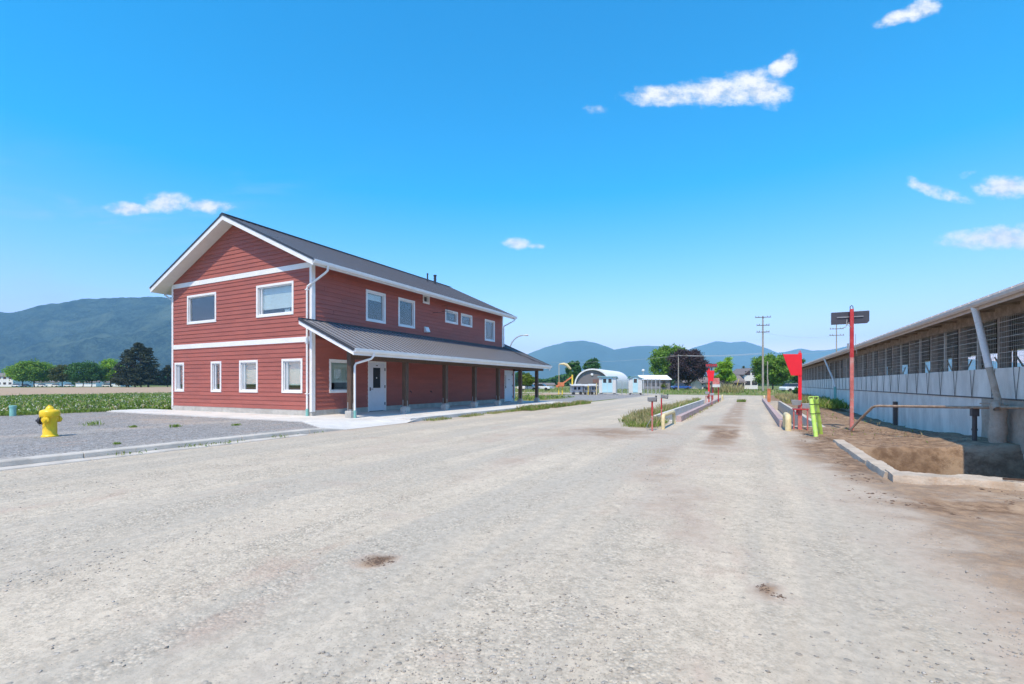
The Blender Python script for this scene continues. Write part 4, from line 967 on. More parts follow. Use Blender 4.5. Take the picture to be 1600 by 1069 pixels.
# the same kind further down on the left, with a black display over it
x,y=-2.42,33.0
e=hopper(x,y,'distant red hopper panel on red post at left kerb under small black display',second=True)
e2=empty('display_sign',(-2.45,36.95,0),0,'small black display with red figures on a pole over the left kerb','sign')
m=MB(); m.box(-2.56,-2.48,36.93,37.01,0,2.84); rel(m.build('post',M['char'],e2),e2)
m=MB(); m.box(-2.92,-2.14,36.80,36.92,2.58,2.86); rel(m.build('sign_box',M['char'],e2),e2)
m=MB()
for k in range(5):
    cx_=-2.84+k*.155
    m.box(cx_-.05,cx_+.05,36.785,36.799,2.79,2.82); m.box(cx_-.05,cx_-.02,36.785,36.799,2.70,2.79); m.box(cx_+.02,cx_+.05,36.785,36.799,2.64,2.75)
rel(m.build('display_segments',M['redb'],e2),e2)
# two legged red stand with pale box at the far left kerb
e2=empty('box_stand',(-2.42,39.5,0),0,'two legged red stand with a pale box near the far end of the left kerb','stand')
m=MB(); m.tube([(-.2,0,0),(-.2,0,1.15)],.04,8); m.build('leg',M['redp'],e2); m=MB(); m.tube([(.2,0,0),(.2,0,1.15)],.04,8); m.build('leg',M['redp'],e2)
m=MB(); m.box(-.32,.32,-.15,.15,1.15,1.36); m.build('box',M['shed'],e2,bevel=.01); m=MB(); m.box(-.2,.28,-.1,.1,1.36,1.85); m.build('screen_housing',M['redf'],e2,bevel=.01)
m=MB(); m.box(1.14,1.36,41.2,41.42,0,.98); m.box(1.12,1.38,41.18,41.44,.98,1.03); tag(m.build('bollard',M['orange'],bevel=.01),'square orange brown bollard at the far end of the right trough','bollard')
# ------------------------------------------------------------------ poles and wires
def upole(px,D,ytop,label,arms,r=.16):
    x,y=at(px,D); h=zat(ytop,D); e=empty('utility_pole',(x,y,0),YAW*0+rad(12),label,'utility pole')
    m=MB(); m.tube([(0,0,-.3),(0,0,h)],[r,r*.6],10); m.build('pole',M['pole'],e,smooth=True)
    for (yy,w) in arms:
        z=zat(yy,D); m=MB(); m.bar((-w/2,-.12,z),(w/2,-.12,z),.12,.14)
        ca=m.build('crossarm',M['poledk'],e)
        m=MB()
        for k in (-.46,-.28,.28,.46): m.tube([(w*k,-.12,z+.05),(w*k,-.12,z+.28)],.05,6)
        m.build('insulator',M['poledk'],ca)
    return e,x,y,h
upole(1192,92,494,'tall timber utility pole with three crossarms beyond the end of the lane',((496,2.8),(508.5,2.3),(519,2.3)),.21)
upole(1307,110,500,'utility pole with three crossarms rising behind the barn roof',((503,2.4),(514,2.8),(524,3.0)))
x,y=at(1195,88); m=MB(); m.tube([(x+.45,y,-.2),(x+.45,y,5.6)],.09,8); m.tube([(x+.75,y,-.2),(x+.55,y,2.2)],.05,8);tag(m.build('stub_pole',M['pole']),'shorter pale pole beside the tall three armed utility pole','pole')
e,x1,y1,h1=upole(1060,96,554,'plain low timber pole with one long crossarm before the purple tree',((556,3.2),),.13)
x2,y2=at(1192,92); x0,y0=at(860,120); z1=zat(556,96)
def wire(m,a,b,sag,r=.015,n=14):
    a=Vector(a);b=Vector(b); m.tube([a.lerp(b,k/n)-Vector((0,0,sag*4*(k/n)*(1-k/n))) for k in range(n+1)],r,4)
m=MB()
for dz_ in (0,.5): wire(m,(x1,y1,z1+dz_*.2),(x2,y2,zat(553-dz_*3,92)),.25,.022)
wire(m,(x1,y1,z1),(x0,y0,zat(566,120)),.5); wire(m,(x2,y2,zat(519,92)),(at(1307,110)[0],at(1307,110)[1],zat(524,110)),.8)
wire(m,(x2,y2,zat(553,92)),(at(1310,110)[0],at(1310,110)[1],zat(545,110)),.6)
tag(m.build('power_line',M['cable']),'pale power cables strung between the distant poles','cable')
# street lamp behind the red building
D=62; x,y=at(796,D); e=empty('street_lamp',(x,y,0),0,'curved arm street lamp rising behind the far end of the red building','street lamp')
zt=zat(524,D); q=Vector(RT+(0,))
m=MB(); m.tube([(0,0,0),(0,0,zt-2.2)]+[tuple(q*(1.9*(1-math.cos(t)))+Vector((0,0,zt-2.2+2.2*math.sin(t)))) for t in np.linspace(.1,1.5,9)],[.08]*11,8); m.build('arm',M['grey'],e,smooth=True)
m=MB(); p=q*1.8+Vector((0,0,zt+.0)); p2=q*2.5+Vector((0,0,zt+.02)); m.tube([p,p2],[.06,.11],8); m.build('lamp_head',M['grey'],e,smooth=True)

# ------------------------------------------------------------------ cabins, fence, fabric hall, loader
def gableshed(px0,px1,D,ybase,ytop,name,label,doorn,gabled,dp):
    x0,y0=at(px0,D); x1,y1=at(px1,D); w=math.hypot(x1-x0,y1-y0); a=math.atan2(y1-y0,x1-x0)
    e=empty(name,((x0+x1)/2,(y0+y1)/2,0),a-rad(16),label,'shed')
    h=zat(ytop,D); zb=.25
    m=MB()
    if gabled: m.prism([(-w/2,0,zb),(w/2,0,zb),(w/2,0,h-.35),(0,0,h-.08),(-w/2,0,h-.35)],(0,dp,0))
    else: m.prism([(-w/2,0,zb),(w/2,0,zb),(w/2,0,h-.12),(-w/2,0,h-.12)],(0,dp,0))
    m.build('wall',M['shed'],e)
    m=MB()
    if gabled:
        for s_ in(1,-1): m.prism([(0,-.15,h-.05),(s_*(w/2+.18),-.15,h-.40),(s_*(w/2+.18),-.15,h-.32),(0,-.15,h+.03)],(0,dp+.3,0))
    else: m.hexa([(-w/2-.15,-.2,h-.12),(w/2+.15,-.2,h-.12),(w/2+.15,dp+.1,h-.3),(-w/2-.15,dp+.1,h-.3),(-w/2-.15,-.2,h),(w/2+.15,-.2,h),(w/2+.15,dp+.1,h-.2),(-w/2-.15,dp+.1,h-.2)])
    m.build('roof',M['tealr'],e)
    for k in range(doorn):
        dw=.62; cx_=(k-(doorn-1)/2)*.66
        m=MB(); m.box(cx_-dw/2,cx_+dw/2,-.04,-.001,zb+.08,2.25); dd=m.build('door',M['teal'],e)
        m=MB(); m.box(cx_-.2,cx_+.2,-.055,-.041,1.55,2.05); m.build('window',M['glassdk'],dd)
    m=MB(); m.box(-w/2+.1,-w/2+.35,.05,dp-.1,0,zb-.002); m.box(w/2-.35,w/2-.1,.05,dp-.1,0,zb-.002); m.build('skid',M['steel'],e)
    m=MB(); m.box(-.55*doorn,.55*doorn,-.6,-.05,0,.16); m.build('step',M['grey'],e)
    return e
gableshed(936,962,60,617,588,'garden_shed','wide pale shed with double light blue doors and flat roof','' and 0 or 2,False,2.6)
gableshed(982.5,1003,60,617,587.5,'garden_shed','narrow pale shed with one light blue door and gabled roof',1,True,2.2)
# row of small pale trailers
for k,(a,b,yt,lab) in enumerate(((893,911,600,'small pale trailer with sloped roof at the left end of the cabin row'),(912.5,922,600.5,'small grey crate trailer in the middle of the cabin row'),(923,934,600,'small pale trailer touching the wide shed'))):
    D=61; x0,y0=at(a,D); x1,y1=at(b,D); w=math.hypot(x1-x0,y1-y0); e=empty('calf_hutch',((x0+x1)/2,(y0+y1)/2,0),math.atan2(y1-y0,x1-x0),lab,'trailer')
    h=zat(yt,D)
    m=MB(); m.box(-w/2,w/2,.1,1.8,.28,h-.1); m.build('body',M['trailer'],e); m=MB(); m.hexa([(-w/2-.05,-.2,h-.25),(w/2+.05,-.2,h-.25),(w/2+.05,1.9,h-.12),(-w/2-.05,1.9,h-.12),(-w/2-.05,-.2,h-.2),(w/2+.05,-.2,h-.2),(w/2+.05,1.9,h),(-w/2-.05,1.9,h)]); m.build('roof',M['shed'],e)
    m=MB()
    for q_ in (-.28,.06): m.box(w*q_,w*(q_+.22),.06,.098,h-.75,h-.40)
    m.build('window',M['glassdk'],e)
    m=MB(); m.box(-w/2,w/2,.0,.06,.55,.62); m.box(-w/2,w/2,.0,.06,.28,.34); m.box(-w/2,-w/2+.05,0,.06,0,h-.3); m.box(w/2-.05,w/2,0,.06,0,h-.3); m.build('frame',M['grey'],e)
    m=MB()
    for q_ in (-.3,.3): m.tube([(w*q_,.0,.2),(w*q_,.16,.2)],.2,12)
    m.build('wheel',M['tyre'],e)
x,y=at(919,60.2); m=MB(); m.tube([(x,y,0),(x,y,1.25)],.05,8); tag(m.build('marker_post',M['yelp']),'thin yellow post between the little trailers','post')
x,y=at(932,59.6); m=MB(); m.tube([(x,y,0),(x,y,1.5)],.07,8); tag(m.build('marker_post',M['yelf']),'thicker cream post just left of the wide shed','post')
# loader / yellow frame machine
D=62; x,y=at(880,D); e=empty('feed_loader',(x,y,0),math.atan2(RT[1],RT[0]),'yellow and orange loader with a raised bent chute left of the trailers','loader')
m=MB(); m.box(-.65,-.52,-.1,.1,0,1.5); m.box(-.2,-.05,-.1,.1,0,1.5); m.box(-.7,0,-.2,.2,1.3,1.45); m.build('stand',M['yelp'],e)
m=MB(); m.box(-.7,.1,-.4,.4,1.05,1.6); m.box(-.95,-.6,-.3,.3,.95,1.25); m.build('body',M['orange'],e,bevel=.03)
m=MB(); m.bar((.0,0,1.5),(1.15,0,2.35),.16,.18); m.build('boom',M['orange'],e)
m=MB(); m.box(1.1,1.28,-.1,.1,0,2.6); m.build('mast',M['yelp'],e)
m=MB(); m.tube([(-.55,0,1.5),(-.55,0,4.0)],.035,6); m.tube([(-.55,0,4.0),(0.05,0,4.05),(.45,0,3.9),(1.0,0,3.35)],[.05,.16,.2,.12],10); m.build('chute',M['yelf'],e,smooth=True)
# chain-link fence right of the narrow shed
D=58; x0,y0=at(1006,D); x1,y1=at(1031,D); n=4
e=empty('chain_link_fence',(x0,y0,0),math.atan2(y1-y0,x1-x0),'grey chain-link fence panels right of the narrow shed','fence'); L=math.hypot(x1-x0,y1-y0)
for k in range(n+1): m=MB(); m.tube([(L*k/n,0,0),(L*k/n,0,2.05)],.035,6); m.build('post',M['mesh'],e)
m=MB(); 
for z in (0.1,1.0,2.0): m.bar((0,0,z),(L,0,z),.035)
for k in range(int(L/.11)): m.bar((k*.11,0,.1),(k*.11,0,2.0),.012)
m.build('wire_mesh',M['mesh'],e)
x0,y0=at(963,59.5); x1,y1=at(981,59.5); L=math.hypot(x1-x0,y1-y0)
e=empty('chain_link_fence',(x0,y0,0),math.atan2(y1-y0,x1-x0),'grey chain-link fence panel between the two sheds','fence')
for k in range(3): m=MB(); m.tube([(L*k/2,0,0),(L*k/2,0,1.9)],.035,6); m.build('post',M['mesh'],e)
m=MB(); 
for z in (0.1,1.85): m.bar((0,0,z),(L,0,z),.035)
for k in range(int(L/.11)): m.bar((k*.11,0,.1),(k*.11,0,1.85),.012)
m.build('wire_mesh',M['mesh'],e)
# fabric covered arch hall: its gable faces us, the tunnel runs back to the right
D=118; x0,y0=at(895,D); x1,y1=at(954,D); w=math.hypot(x1-x0,y1-y0)
e=empty('fabric_hall',((x0+x1)/2,(y0+y1)/2,0),math.atan2(y1-y0,x1-x0)+rad(8),'white fabric arch hall with a grey gable behind the sheds','hall')
h=zat(576,D); n=20; c0=Vector(((x0+x1)/2,(y0+y1)/2,0)); c1=Vector(at(961,142)+(0,)); off=Matrix.Rotation(-(math.atan2(y1-y0,x1-x0)+rad(8)),3,'Z')@(c1-c0)
def arch(t,sc=1.0): 
    a=math.pi*(1-t); return Vector((math.cos(a)*w/2*sc,0,max(0,math.sin(a))**.75*h*sc))
m=MB(); vs=[];fs=[]
for i in range(n+1):
    p=arch(i/n); vs+=[p+Vector((0,-.6,0)),p+off]
for i in range(n): fs.append((2*i,2*i+2,2*i+3,2*i+1))
for i in range(n+1): p=arch(i/n,.93); vs.append(p+Vector((0,-.6,0)))
b0=2*(n+1)
for i in range(n): fs.append((2*i,b0+i,b0+i+1,2*i+2))
m.add(vs,fs); m.build('fabric_cover',M['fabric'],e,smooth=True,sharp=50)
m=MB(); m.add([arch(i/n,.945)+Vector((0,-.1,0)) for i in range(n+1)],[tuple(range(n+1))]); m.build('gable',M['gable'],e)
m=MB(); m.add([arch(i/n,.96)+off for i in range(n+1)],[tuple(range(n+1))]); m.build('gable',M['gable'],e)
m=MB(); m.tube([(0,-.3,h*.72),(0,-.12,h*.72)],.32,12); m.build('vent',M['fabric'],e)
m=MB(); m.box(.3,w/2*.8,-.22,-.12,1.6,2.6); m.build('dark_awning',M['houseb'],e)
D=104; x0,y0=at(1004,D); x1,y1=at(1047,D); w=math.hypot(x1-x0,y1-y0)
e=empty('farm_shed',((x0+x1)/2,(y0+y1)/2,0),math.atan2(y1-y0,x1-x0),'long low white roofed shed behind the fence beside the fabric hall','building')
m=MB(); m.box(-w/2,w/2,0,6,0,2.3); m.build('wall',M['gable'],e); m=MB(); m.hexa([(-w/2-.3,-.4,2.3),(w/2+.3,-.4,2.3),(w/2+.3,3,3.3),(-w/2-.3,3,3.3),(-w/2-.3,-.4,2.4),(w/2+.3,-.4,2.4),(w/2+.3,3,3.4),(-w/2-.3,3,3.4)]); m.build('roof',M['fabric'],e)
m=MB()
for k in range(4): m.box(-w/2+.8+k*1.2,-w/2+1.5+k*1.2,-.03,-.002,.9,1.9)
m.build('window',M['glassdk'],e)
x,y=at(1005,100); m=MB(); m.tube([(x,y,0),(x,y,zat(580,100))],.04,6); m.lathe([(0,-.3),(.28,-.15),(.33,0),(.28,.15),(0,.3)],(x,y,zat(579,100)),12); tag(m.build('globe_lamp',M['fabric'],smooth=True),'white globe lamp on a thin mast between the sheds and the purple tree','lamp')

# ------------------------------------------------------------------ houses and vehicles
def house(px0,px1,D,ye,yr,label,wm,dp=8,win=3,garage=False,gable_front=False,name='house'):
    x0,y0=at(px0,D); x1,y1=at(px1,D); w=math.hypot(x1-x0,y1-y0); e=empty(name,((x0+x1)/2,(y0+y1)/2,0),math.atan2(y1-y0,x1-x0),label,'house')
    he=zat(ye,D); hr=zat(yr,D)
    m=MB()
    if gable_front: m.prism([(-w/2,0,0),(w/2,0,0),(w/2,0,he),(0,0,hr-.1),(-w/2,0,he)],(0,dp,0))
    else: m.prism([(-w/2,0,0),(-w/2,dp,0),(-w/2,dp,he),(-w/2,dp/2,hr-.1),(-w/2,0,he)],(w,0,0))
    m.build('wall',M[wm],e)
    m=MB()
    if gable_front:
        for s_ in(1,-1): m.prism([(0,-.5,hr-.1),(s_*(w/2+.5),-.5,he-.25),(s_*(w/2+.5),-.5,he-.05),(0,-.5,hr+.1)],(0,dp+1,0))
    else:
        m.hexa([(-w/2-.4,-.5,he-.2),(w/2+.4,-.5,he-.2),(w/2+.4,dp/2,hr),(-w/2-.4,dp/2,hr),(-w/2-.4,-.5,he-.05),(w/2+.4,-.5,he-.05),(w/2+.4,dp/2,hr+.15),(-w/2-.4,dp/2,hr+.15)])
        m.hexa([(-w/2-.4,dp/2,hr),(w/2+.4,dp/2,hr),(w/2+.4,dp+.5,he-.2),(-w/2-.4,dp+.5,he-.2),(-w/2-.4,dp/2,hr+.15),(w/2+.4,dp/2,hr+.15),(w/2+.4,dp+.5,he-.05),(-w/2-.4,dp+.5,he-.05)])
    m.build('roof',M['houseroof'],e)
    for st_ in range(1 if he<4 else 2):
        for k in range(win):
            cx_=-w/2+w*(k+.5)/win; m=MB(); z=1.1+st_*2.7; m.box(cx_-.7,cx_+.7,-.05,-.002,z,z+1.1); m.build('window',M['glassdk'],e)
    return e
house(1163,1184,128,585,575.5,'white and brick split level house half hidden by the round green tree','housew',8,2,gable_front=True)
house(1143,1163,126,597,587,'low brick wing with grey roof left of the white split level house','houseb',7,2)
house(1097,1112,126,598,590,'grey roofed bungalow behind the red hopper panel','housew',8,2)
house(1114,1126,118,598,594.5,'small white garage behind the far left kerb stands','housew',6,1,gable_front=True)
house(1068,1095,150,597,590,'brick bungalow in the shade under the purple tree','houseb',8,3)
house(-14,20,235,588,583,'large white two storey house at the left edge beyond the field','housew',10,4)
house(48,90,255,597.2,594.8,'long low white greenhouse behind the leftmost trees','fabric',8,0)
house(118,150,250,597.2,595,'long low pale barn behind the third field tree','fabric',8,0)
house(155,188,255,597.4,595,'long low white building behind the bright green tree','fabric',8,0)
house(818,866,150,601,599,'long low white greenhouse seen past the canopy posts','fabric',8,0)
def car(px,D,ang,bm,label):
    x,y=at(px,D); e=empty('parked_car',(x,y,0),ang,label,'car')
    m=MB(); m.prism([(-2.2,-.85,.35),(2.2,-.85,.35),(2.25,-.85,.75),(1.3,-.85,.9),(-2.1,-.85,.95),(-2.25,-.85,.7)],(0,1.7,0)); m.build('body',M[bm],e,bevel=.08)
    m=MB(); m.hexa([(-1.7,-.8,.9),(1.2,-.8,.9),(1.2,.8,.9),(-1.7,.8,.9),(-1.2,-.68,1.45),(.5,-.68,1.45),(.5,.68,1.45),(-1.2,.68,1.45)]); m.build('cabin',M['glassdk'],e,bevel=.05)
    m=MB(); m.box(-1.15,.45,-.66,.66,1.452,1.48); m.build('roof_panel',M[bm],e)
    for sx in(-1.4,1.4):
        for sy in(-.86,.72): m=MB(); m.tube([(sx,sy,.33),(sx,sy+.14,.33)],.33,14); m.build('wheel',M['tyre'],e)
    return e
for (px,D,an,bm,lab) in ((1241,80,.6,'carw','white car parked near the far end of the barn'),(1064,112,.4,'carb','blue car parked under the purple tree'),(1117,105,.2,'card','dark car parked before the small white garage'),
    (26,225,.3,'carw','white car beside the large white house'),(66,228,.3,'carw','white car left of the forked field tree trunk'),(88,226,.3,'carw','white car right of the forked field tree trunk'),(108,227,.3,'carw','white car between the second and third field trees'),
    (40,226,.3,'card','dark car behind the leftmost field tree'),(168,224,.3,'carw','white car under the bright green tree'),(845,100,.1,'carw','white car in the distance between the canopy and the loader'),(826,98,.1,'carw','white car in the distance seen between the last canopy posts')): car(px,D,an,bm,lab)

# ------------------------------------------------------------------ trees
def leafquads(C,size,rng,flat=0.0):
    n=len(C); nrm=rng.normal(size=(n,3)); nrm[:,2]+=flat*2; nrm/=np.linalg.norm(nrm,axis=1)[:,None]
    t=rng.normal(size=(n,3)); t-= (t*nrm).sum(1)[:,None]*nrm; t/=np.linalg.norm(t,axis=1)[:,None]; b=np.cross(nrm,t)
    s=(size*(.6+.8*rng.random(n)))[:,None]
    v=np.stack([C-t*s,C-b*s*.55,C+t*s,C+b*s*.55],1).reshape(-1,3); f=np.arange(4*n).reshape(n,4)
    return v,f
def tree(px,D,w_px,ytop,ybase_crown,label,lm,kind='round',n=9000,seed=1,name='tree',group=None,trunk=True,ls=None,z0=0,ntr=1):
    rng=np.random.default_rng(seed); x,y=at(px,D); W_=w_px/FOC*D; H_=zat(ytop,D); zb=zat(ybase_crown,D)
    e=empty(name,(x,y,z0),rng.random()*6,label,'tree',group)
    ch=H_-zb; R=W_/2; K={'round':90,'conifer':150,'loose':60,'bush':40,'column':60}[kind]
    cl=[]
    for k in range(K):
        u=rng.random(); th=rng.random()*2*math.pi
        if kind=='conifer':
            u=u**1.2; rad_=R*(1-u)**.62*(.35+.65*rng.random()**.5)*(.75+.5*rng.random()); z=zb+ch*u*.97-.10*rad_; cr=(.055*ch*(1.25-.5*u)); fl=.45
            cl.append((math.cos(th)*rad_,math.sin(th)*rad_,z,cr*1.5,cr*.55))
        else:
            ph=math.acos(1-2*rng.random()); rr=(.62+.38*rng.random()) if kind!='loose' else (.3+.7*rng.random()); sx=math.sin(ph)
            prof=1.0
            if kind=='column': prof=.9
            X=math.cos(th)*sx*R*rr*.86; Y=math.sin(th)*sx*R*rr*.86; cz_=math.cos(ph)*rr*.88
            z=zb+ch*.5*(1+cz_) if cz_>-0.6 else zb+ch*(.2+.1*rng.random())
            if kind=='loose': X*=(1.15-.75*(z-zb)/ch); Y*=(1.15-.75*(z-zb)/ch)
            cr=R*(.19+.12*rng.random()) if kind!='loose' else R*(.14+.12*rng.random())
            cl.append((X,Y,z,cr,cr*.75))
    cl=np.array(cl); wt=cl[:,3]**2; wt/=wt.sum(); idx=rng.choice(len(cl),n,p=wt)
    dv=rng.normal(size=(n,3)); dv/=np.linalg.norm(dv,axis=1)[:,None]; dv*= (rng.random(n)**.45)[:,None]*(1+.25*rng.normal(size=n))[:,None]
    c=cl[idx]; C=np.stack([c[:,0]+dv[:,0]*c[:,3],c[:,1]+dv[:,1]*c[:,3],c[:,2]+dv[:,2]*c[:,4]-(.15*np.hypot(dv[:,0],dv[:,1])*c[:,3] if kind=='conifer' else 0)],1)
    C[:,2]=np.maximum(C[:,2],.15)
    ls=ls or max(.10,R*.045)
    v,f=leafquads(C,ls,rng,.3)
    cro=npmesh('crown',v,f,lm,e)
    if trunk:
        m=MB()
        for q_ in range(ntr):
            tx=(q_-(ntr-1)/2)*R*.42; tr_=max(.05,H_*.022)/(1 if ntr==1 else 1.4)
            m.tube([(tx,0,-.2),(tx+.02*H_,0,zb*.6+.3),(tx*.8,.01*H_,zb+ch*.35),(tx*.5,0,zb+ch*.8)],[tr_,tr_*.85,tr_*.6,tr_*.2],8)
        for k in range(9 if kind!='column' else 3):
            c=cl[rng.integers(len(cl))]; zs=zb+ch*(.05+.35*rng.random()); m.tube([(0,0,zs*.8),((c[0])*.5,c[1]*.5,(zs+c[2])/2),(c[0]*.9,c[1]*.9,c[2])],[max(.03,H_*.009),max(.02,H_*.006),.02],5)
        m.build('trunk',M['bark'],e,smooth=True)
    return e
FT='trees along the far side of the ploughed field'
LS=.34
for (px,D,w,yt,yb,lab,lm,kd,n,nt) in (
  (36,212,44,566,599,'leftmost broad green tree at the field edge, partly hidden',M['lf_bright'],'round',8000,1),
  (54,205,56,564,599,'broad domed green tree, second from left at the field edge',M['lf_green'],'round',12000,1),
  (97,205,32,570,599,'olive green narrow tree beside the broad domed tree',M['lf_olive'],'round',7000,1),
  (136,205,48,565,600,'deep green spreading tree between the olive and the bright green one',M['lf_deep'],'round',11000,2),
  (173,212,42,561,600,'bright yellow green tree tucked behind the dark conifer',M['lf_bright'],'round',9000,1),
  (216,198,52,534,598,'tall dark conifer, the tallest at the field edge',M['lf_con'],'conifer',17000,2),
  (232,202,36,541,597,'dark conifer leaning against the right side of the tallest one',M['lf_con'],'conifer',8000,1),
  (199,200,38,545,597,'shorter dark conifer at the left side of the tallest one',M['lf_con'],'conifer',8000,2),
  (262,210,28,570,600,'dark small conifer next to the red building corner',M['lf_con'],'conifer',6000,2),
  (300,230,60,568,600,'dark tree hidden largely behind the red building',M['lf_deep'],'round',6000,1)):
    tree(px,D,w,yt,yb,lab,lm,kd,n,seed=int(px*7)+3,group=None,ls=LS,ntr=nt)
for (px,D,w,yt,yb,lab,lm,kd,n,ls) in (
  (1048,132,64,536,599,'tall bright green maple behind the purple tree',M['lf_green'],'round',16000,.27),
  (1075,118,62,541,603,'dense dark purple leaved tree behind the lone low pole',M['lf_pur'],'round',20000,.22),
  (1134,98,46,554,603,'loose feathery green tree beyond the end of the left kerb',M['lf_bright'],'loose',9000,.17),
  (1162,135,14,568,604,'thin grey green tree before the white house',M['lf_olive'],'loose',2000,.2),
  (1207,112,62,552,605,'round vivid green tree right of the utility pole',M['lf_green'],'round',20000,.24),
  (1250,125,30,560,604,'deep green tree at the end of the barn roof',M['lf_deep'],'round',7000,.24),
  (897,150,27,561,604,'dark narrow tree left of the fabric hall',M['lf_deep'],'column',7000,.3),
  (925,165,30,556,600,'rounded tree rising over the fabric hall gable',M['lf_deep'],'round',8000,.3),
  (824,95,24,583,605,'yellow green bushy tree seen between the last canopy posts',M['lf_lime'],'round',6000,.2),
  (1035,105,18,597,607,'light green shrub beside the purple tree',M['lf_lime'],'bush',3000,.16),
  (1246,55,14,606,616,'dark leafy shrub at the far end of the barn wall',M['lf_deep'],'bush',3000,.08)):
    tree(px,D,w,yt,yb,lab,lm,kd,n,seed=int(px),ls=ls,trunk=(kd!='bush'),name='shrub' if kd=='bush' else 'tree')
# distant woodland and hedges that read as one mass
def belt(name,segs,label,lm,seed,size,n):
    rng=np.random.default_rng(seed); Cs=[]
    for (pa,pb,D,h) in segs:
        k=int(n*(pb-pa)/100); px=pa+(pb-pa)*rng.random(k); DD=D*(1+.05*rng.random(k)); t=(px-CX)/FOC
        X=(FW[0]+RT[0]*t)*DD; Y=(FW[1]+RT[1]*t)*DD
        hh=h*(.55+.9*vnoise(X,Y,.12,seed)); Cs.append(np.stack([X,Y,hh*rng.random(k)**.8],1))
    C=np.concatenate(Cs); v,f=leafquads(C,size,rng); tag(npmesh(name,v,f,lm),label,'woodland',kind='stuff')
belt('far_woodland',((800,900,300,6.5),(1080,1300,330,6),(-40,280,420,7),(930,1080,340,5)),'dark far woodland line along the foot of the hills',M['lf_deep'],5,1.0,9000)

# ------------------------------------------------------------------ weeds and grasses
def blades(P,h,w,rng,lean=.35,wide=False):
    """P (n,3) base points; returns tapered 4-vertex blades"""
    n=len(P); th=rng.random(n)*2*np.pi; a=rng.random(n)*2*np.pi; hh=h*(.5+.8*rng.random(n)); ww=w*(.6+.8*rng.random(n))
    side=np.stack([np.cos(th),np.sin(th),0*th],1); ln=np.stack([np.cos(a),np.sin(a),0*a],1)
    l=(lean*hh*(.3+rng.random(n)))[:,None]
    mid=P+ln*l*.35+np.stack([0*th,0*th,hh*.6],1); tip=P+ln*l+np.stack([0*th,0*th,hh],1)
    s=(ww/2)[:,None]*side
    if wide: v=np.stack([P,mid-s,tip,mid+s],1)
    else: v=np.stack([P-s,P+s,mid+s*.7,tip],1)
    return v.reshape(-1,3),np.arange(4*n).reshape(n,4)
def stuffgrass(name,parts,label,cat='weeds'):
    """parts: list of (verts,faces,material)"""
    V_=[];F_=[];MI=[];o_=0;mats=[]
    for v,f,mt in parts:
        V_.append(v);F_.append(f+o_);o_+=len(v)
        if mt not in mats: mats.append(mt)
        MI.append(np.full(len(f),mats.index(mt)))
    o=npmesh(name,np.concatenate(V_),np.concatenate(F_),mats); o.data.polygons.foreach_set('material_index',np.concatenate(MI).astype(np.int32))
    return tag(o,label,cat,kind='stuff')
rng=np.random.default_rng(12)
def scat(n,x0,x1,y0,y1,z=0,clump=0,seed=0):
    X=x0+(x1-x0)*rng.random(n); Y=y0+(y1-y0)*rng.random(n)
    if clump:
        k=vnoise(X,Y,clump,seed)>.45; X=X[k];Y=Y[k]
    return np.stack([X,Y,np.full(len(X),z,float)],1)
# big weed strip left of the gravel lot
n=70000; t=rng.random(n)**1.5; X=-27.2-44*t; Y=-6+(46+10)*rng.random(n)*1.0-8*0
P=np.stack([X,Y,np.full(n,.02)],1); hmod=.13+.17*vnoise(X,Y,.5,4)
v1,f1=blades(P,hmod*1.0,.09+.05*t,rng,.9,True)
P2=P[::14]; v2,f2=blades(P2,.30+.12*rng.random(len(P2)),.025,rng,.5)
P3=P[::7].copy(); P3[:,2]+=.14+.14*rng.random(len(P3)); v3,f3=leafquads(P3,.035,rng)
# ragged front edge
P4=scat(2500,-27.4,-26.7,-4,11.2,.09); v4,f4=blades(P4,.16,.05,rng,.5,True)
stuffgrass('weeds',[(v1,f1,M['weed']),(v2,f2,M['straw']),(v3,f3,M['flower']),(v4,f4,M['weed'])],'thick green clover and weeds along the ploughed field')
# verge weeds along the pavement edge
def verge(name,n,x0,x1,y0,y1,h,label,z=0.0,cl=1.1,straw=.3,wd=.02):
    P=scat(n,x0,x1,y0,y1,z,cl,int(abs(x0*10))+3); k=int(len(P)*(1-straw))
    v1,f1=blades(P[:k],h*(.6+.6*vnoise(P[:k,0],P[:k,1],1.7,8)),wd,rng,.6,True); v2,f2=blades(P[k:],h*1.25,wd*.6,rng,.4)
    return stuffgrass(name,[(v1,f1,M['weed']),(v2,f2,M['straw'])],label)
verge('weeds',2600,-11.0,-10.55,13.4,22,.10,'sparse low weeds along the pavement edge under the canopy',cl=1.3,straw=.45)
verge('weeds',7000,-11.0,-10.1,22,33.5,.2,'thick weeds along the far pavement edge',cl=.6,wd=.035)
verge('weeds',260,1.3,4.6,14,27,.10,'sparse little weeds on the dirt beside the barn',cl=.7,straw=.3)
verge('weeds',260,-2.25,-2.1,19,43,.12,'thin line of weeds along the foot of the left kerb',cl=1.2,straw=.4)
verge('weeds',300,-11.1,-10.7,4.5,9.5,.07,'little weeds sprouting in the kerb gutter',z=.02,cl=1.6)
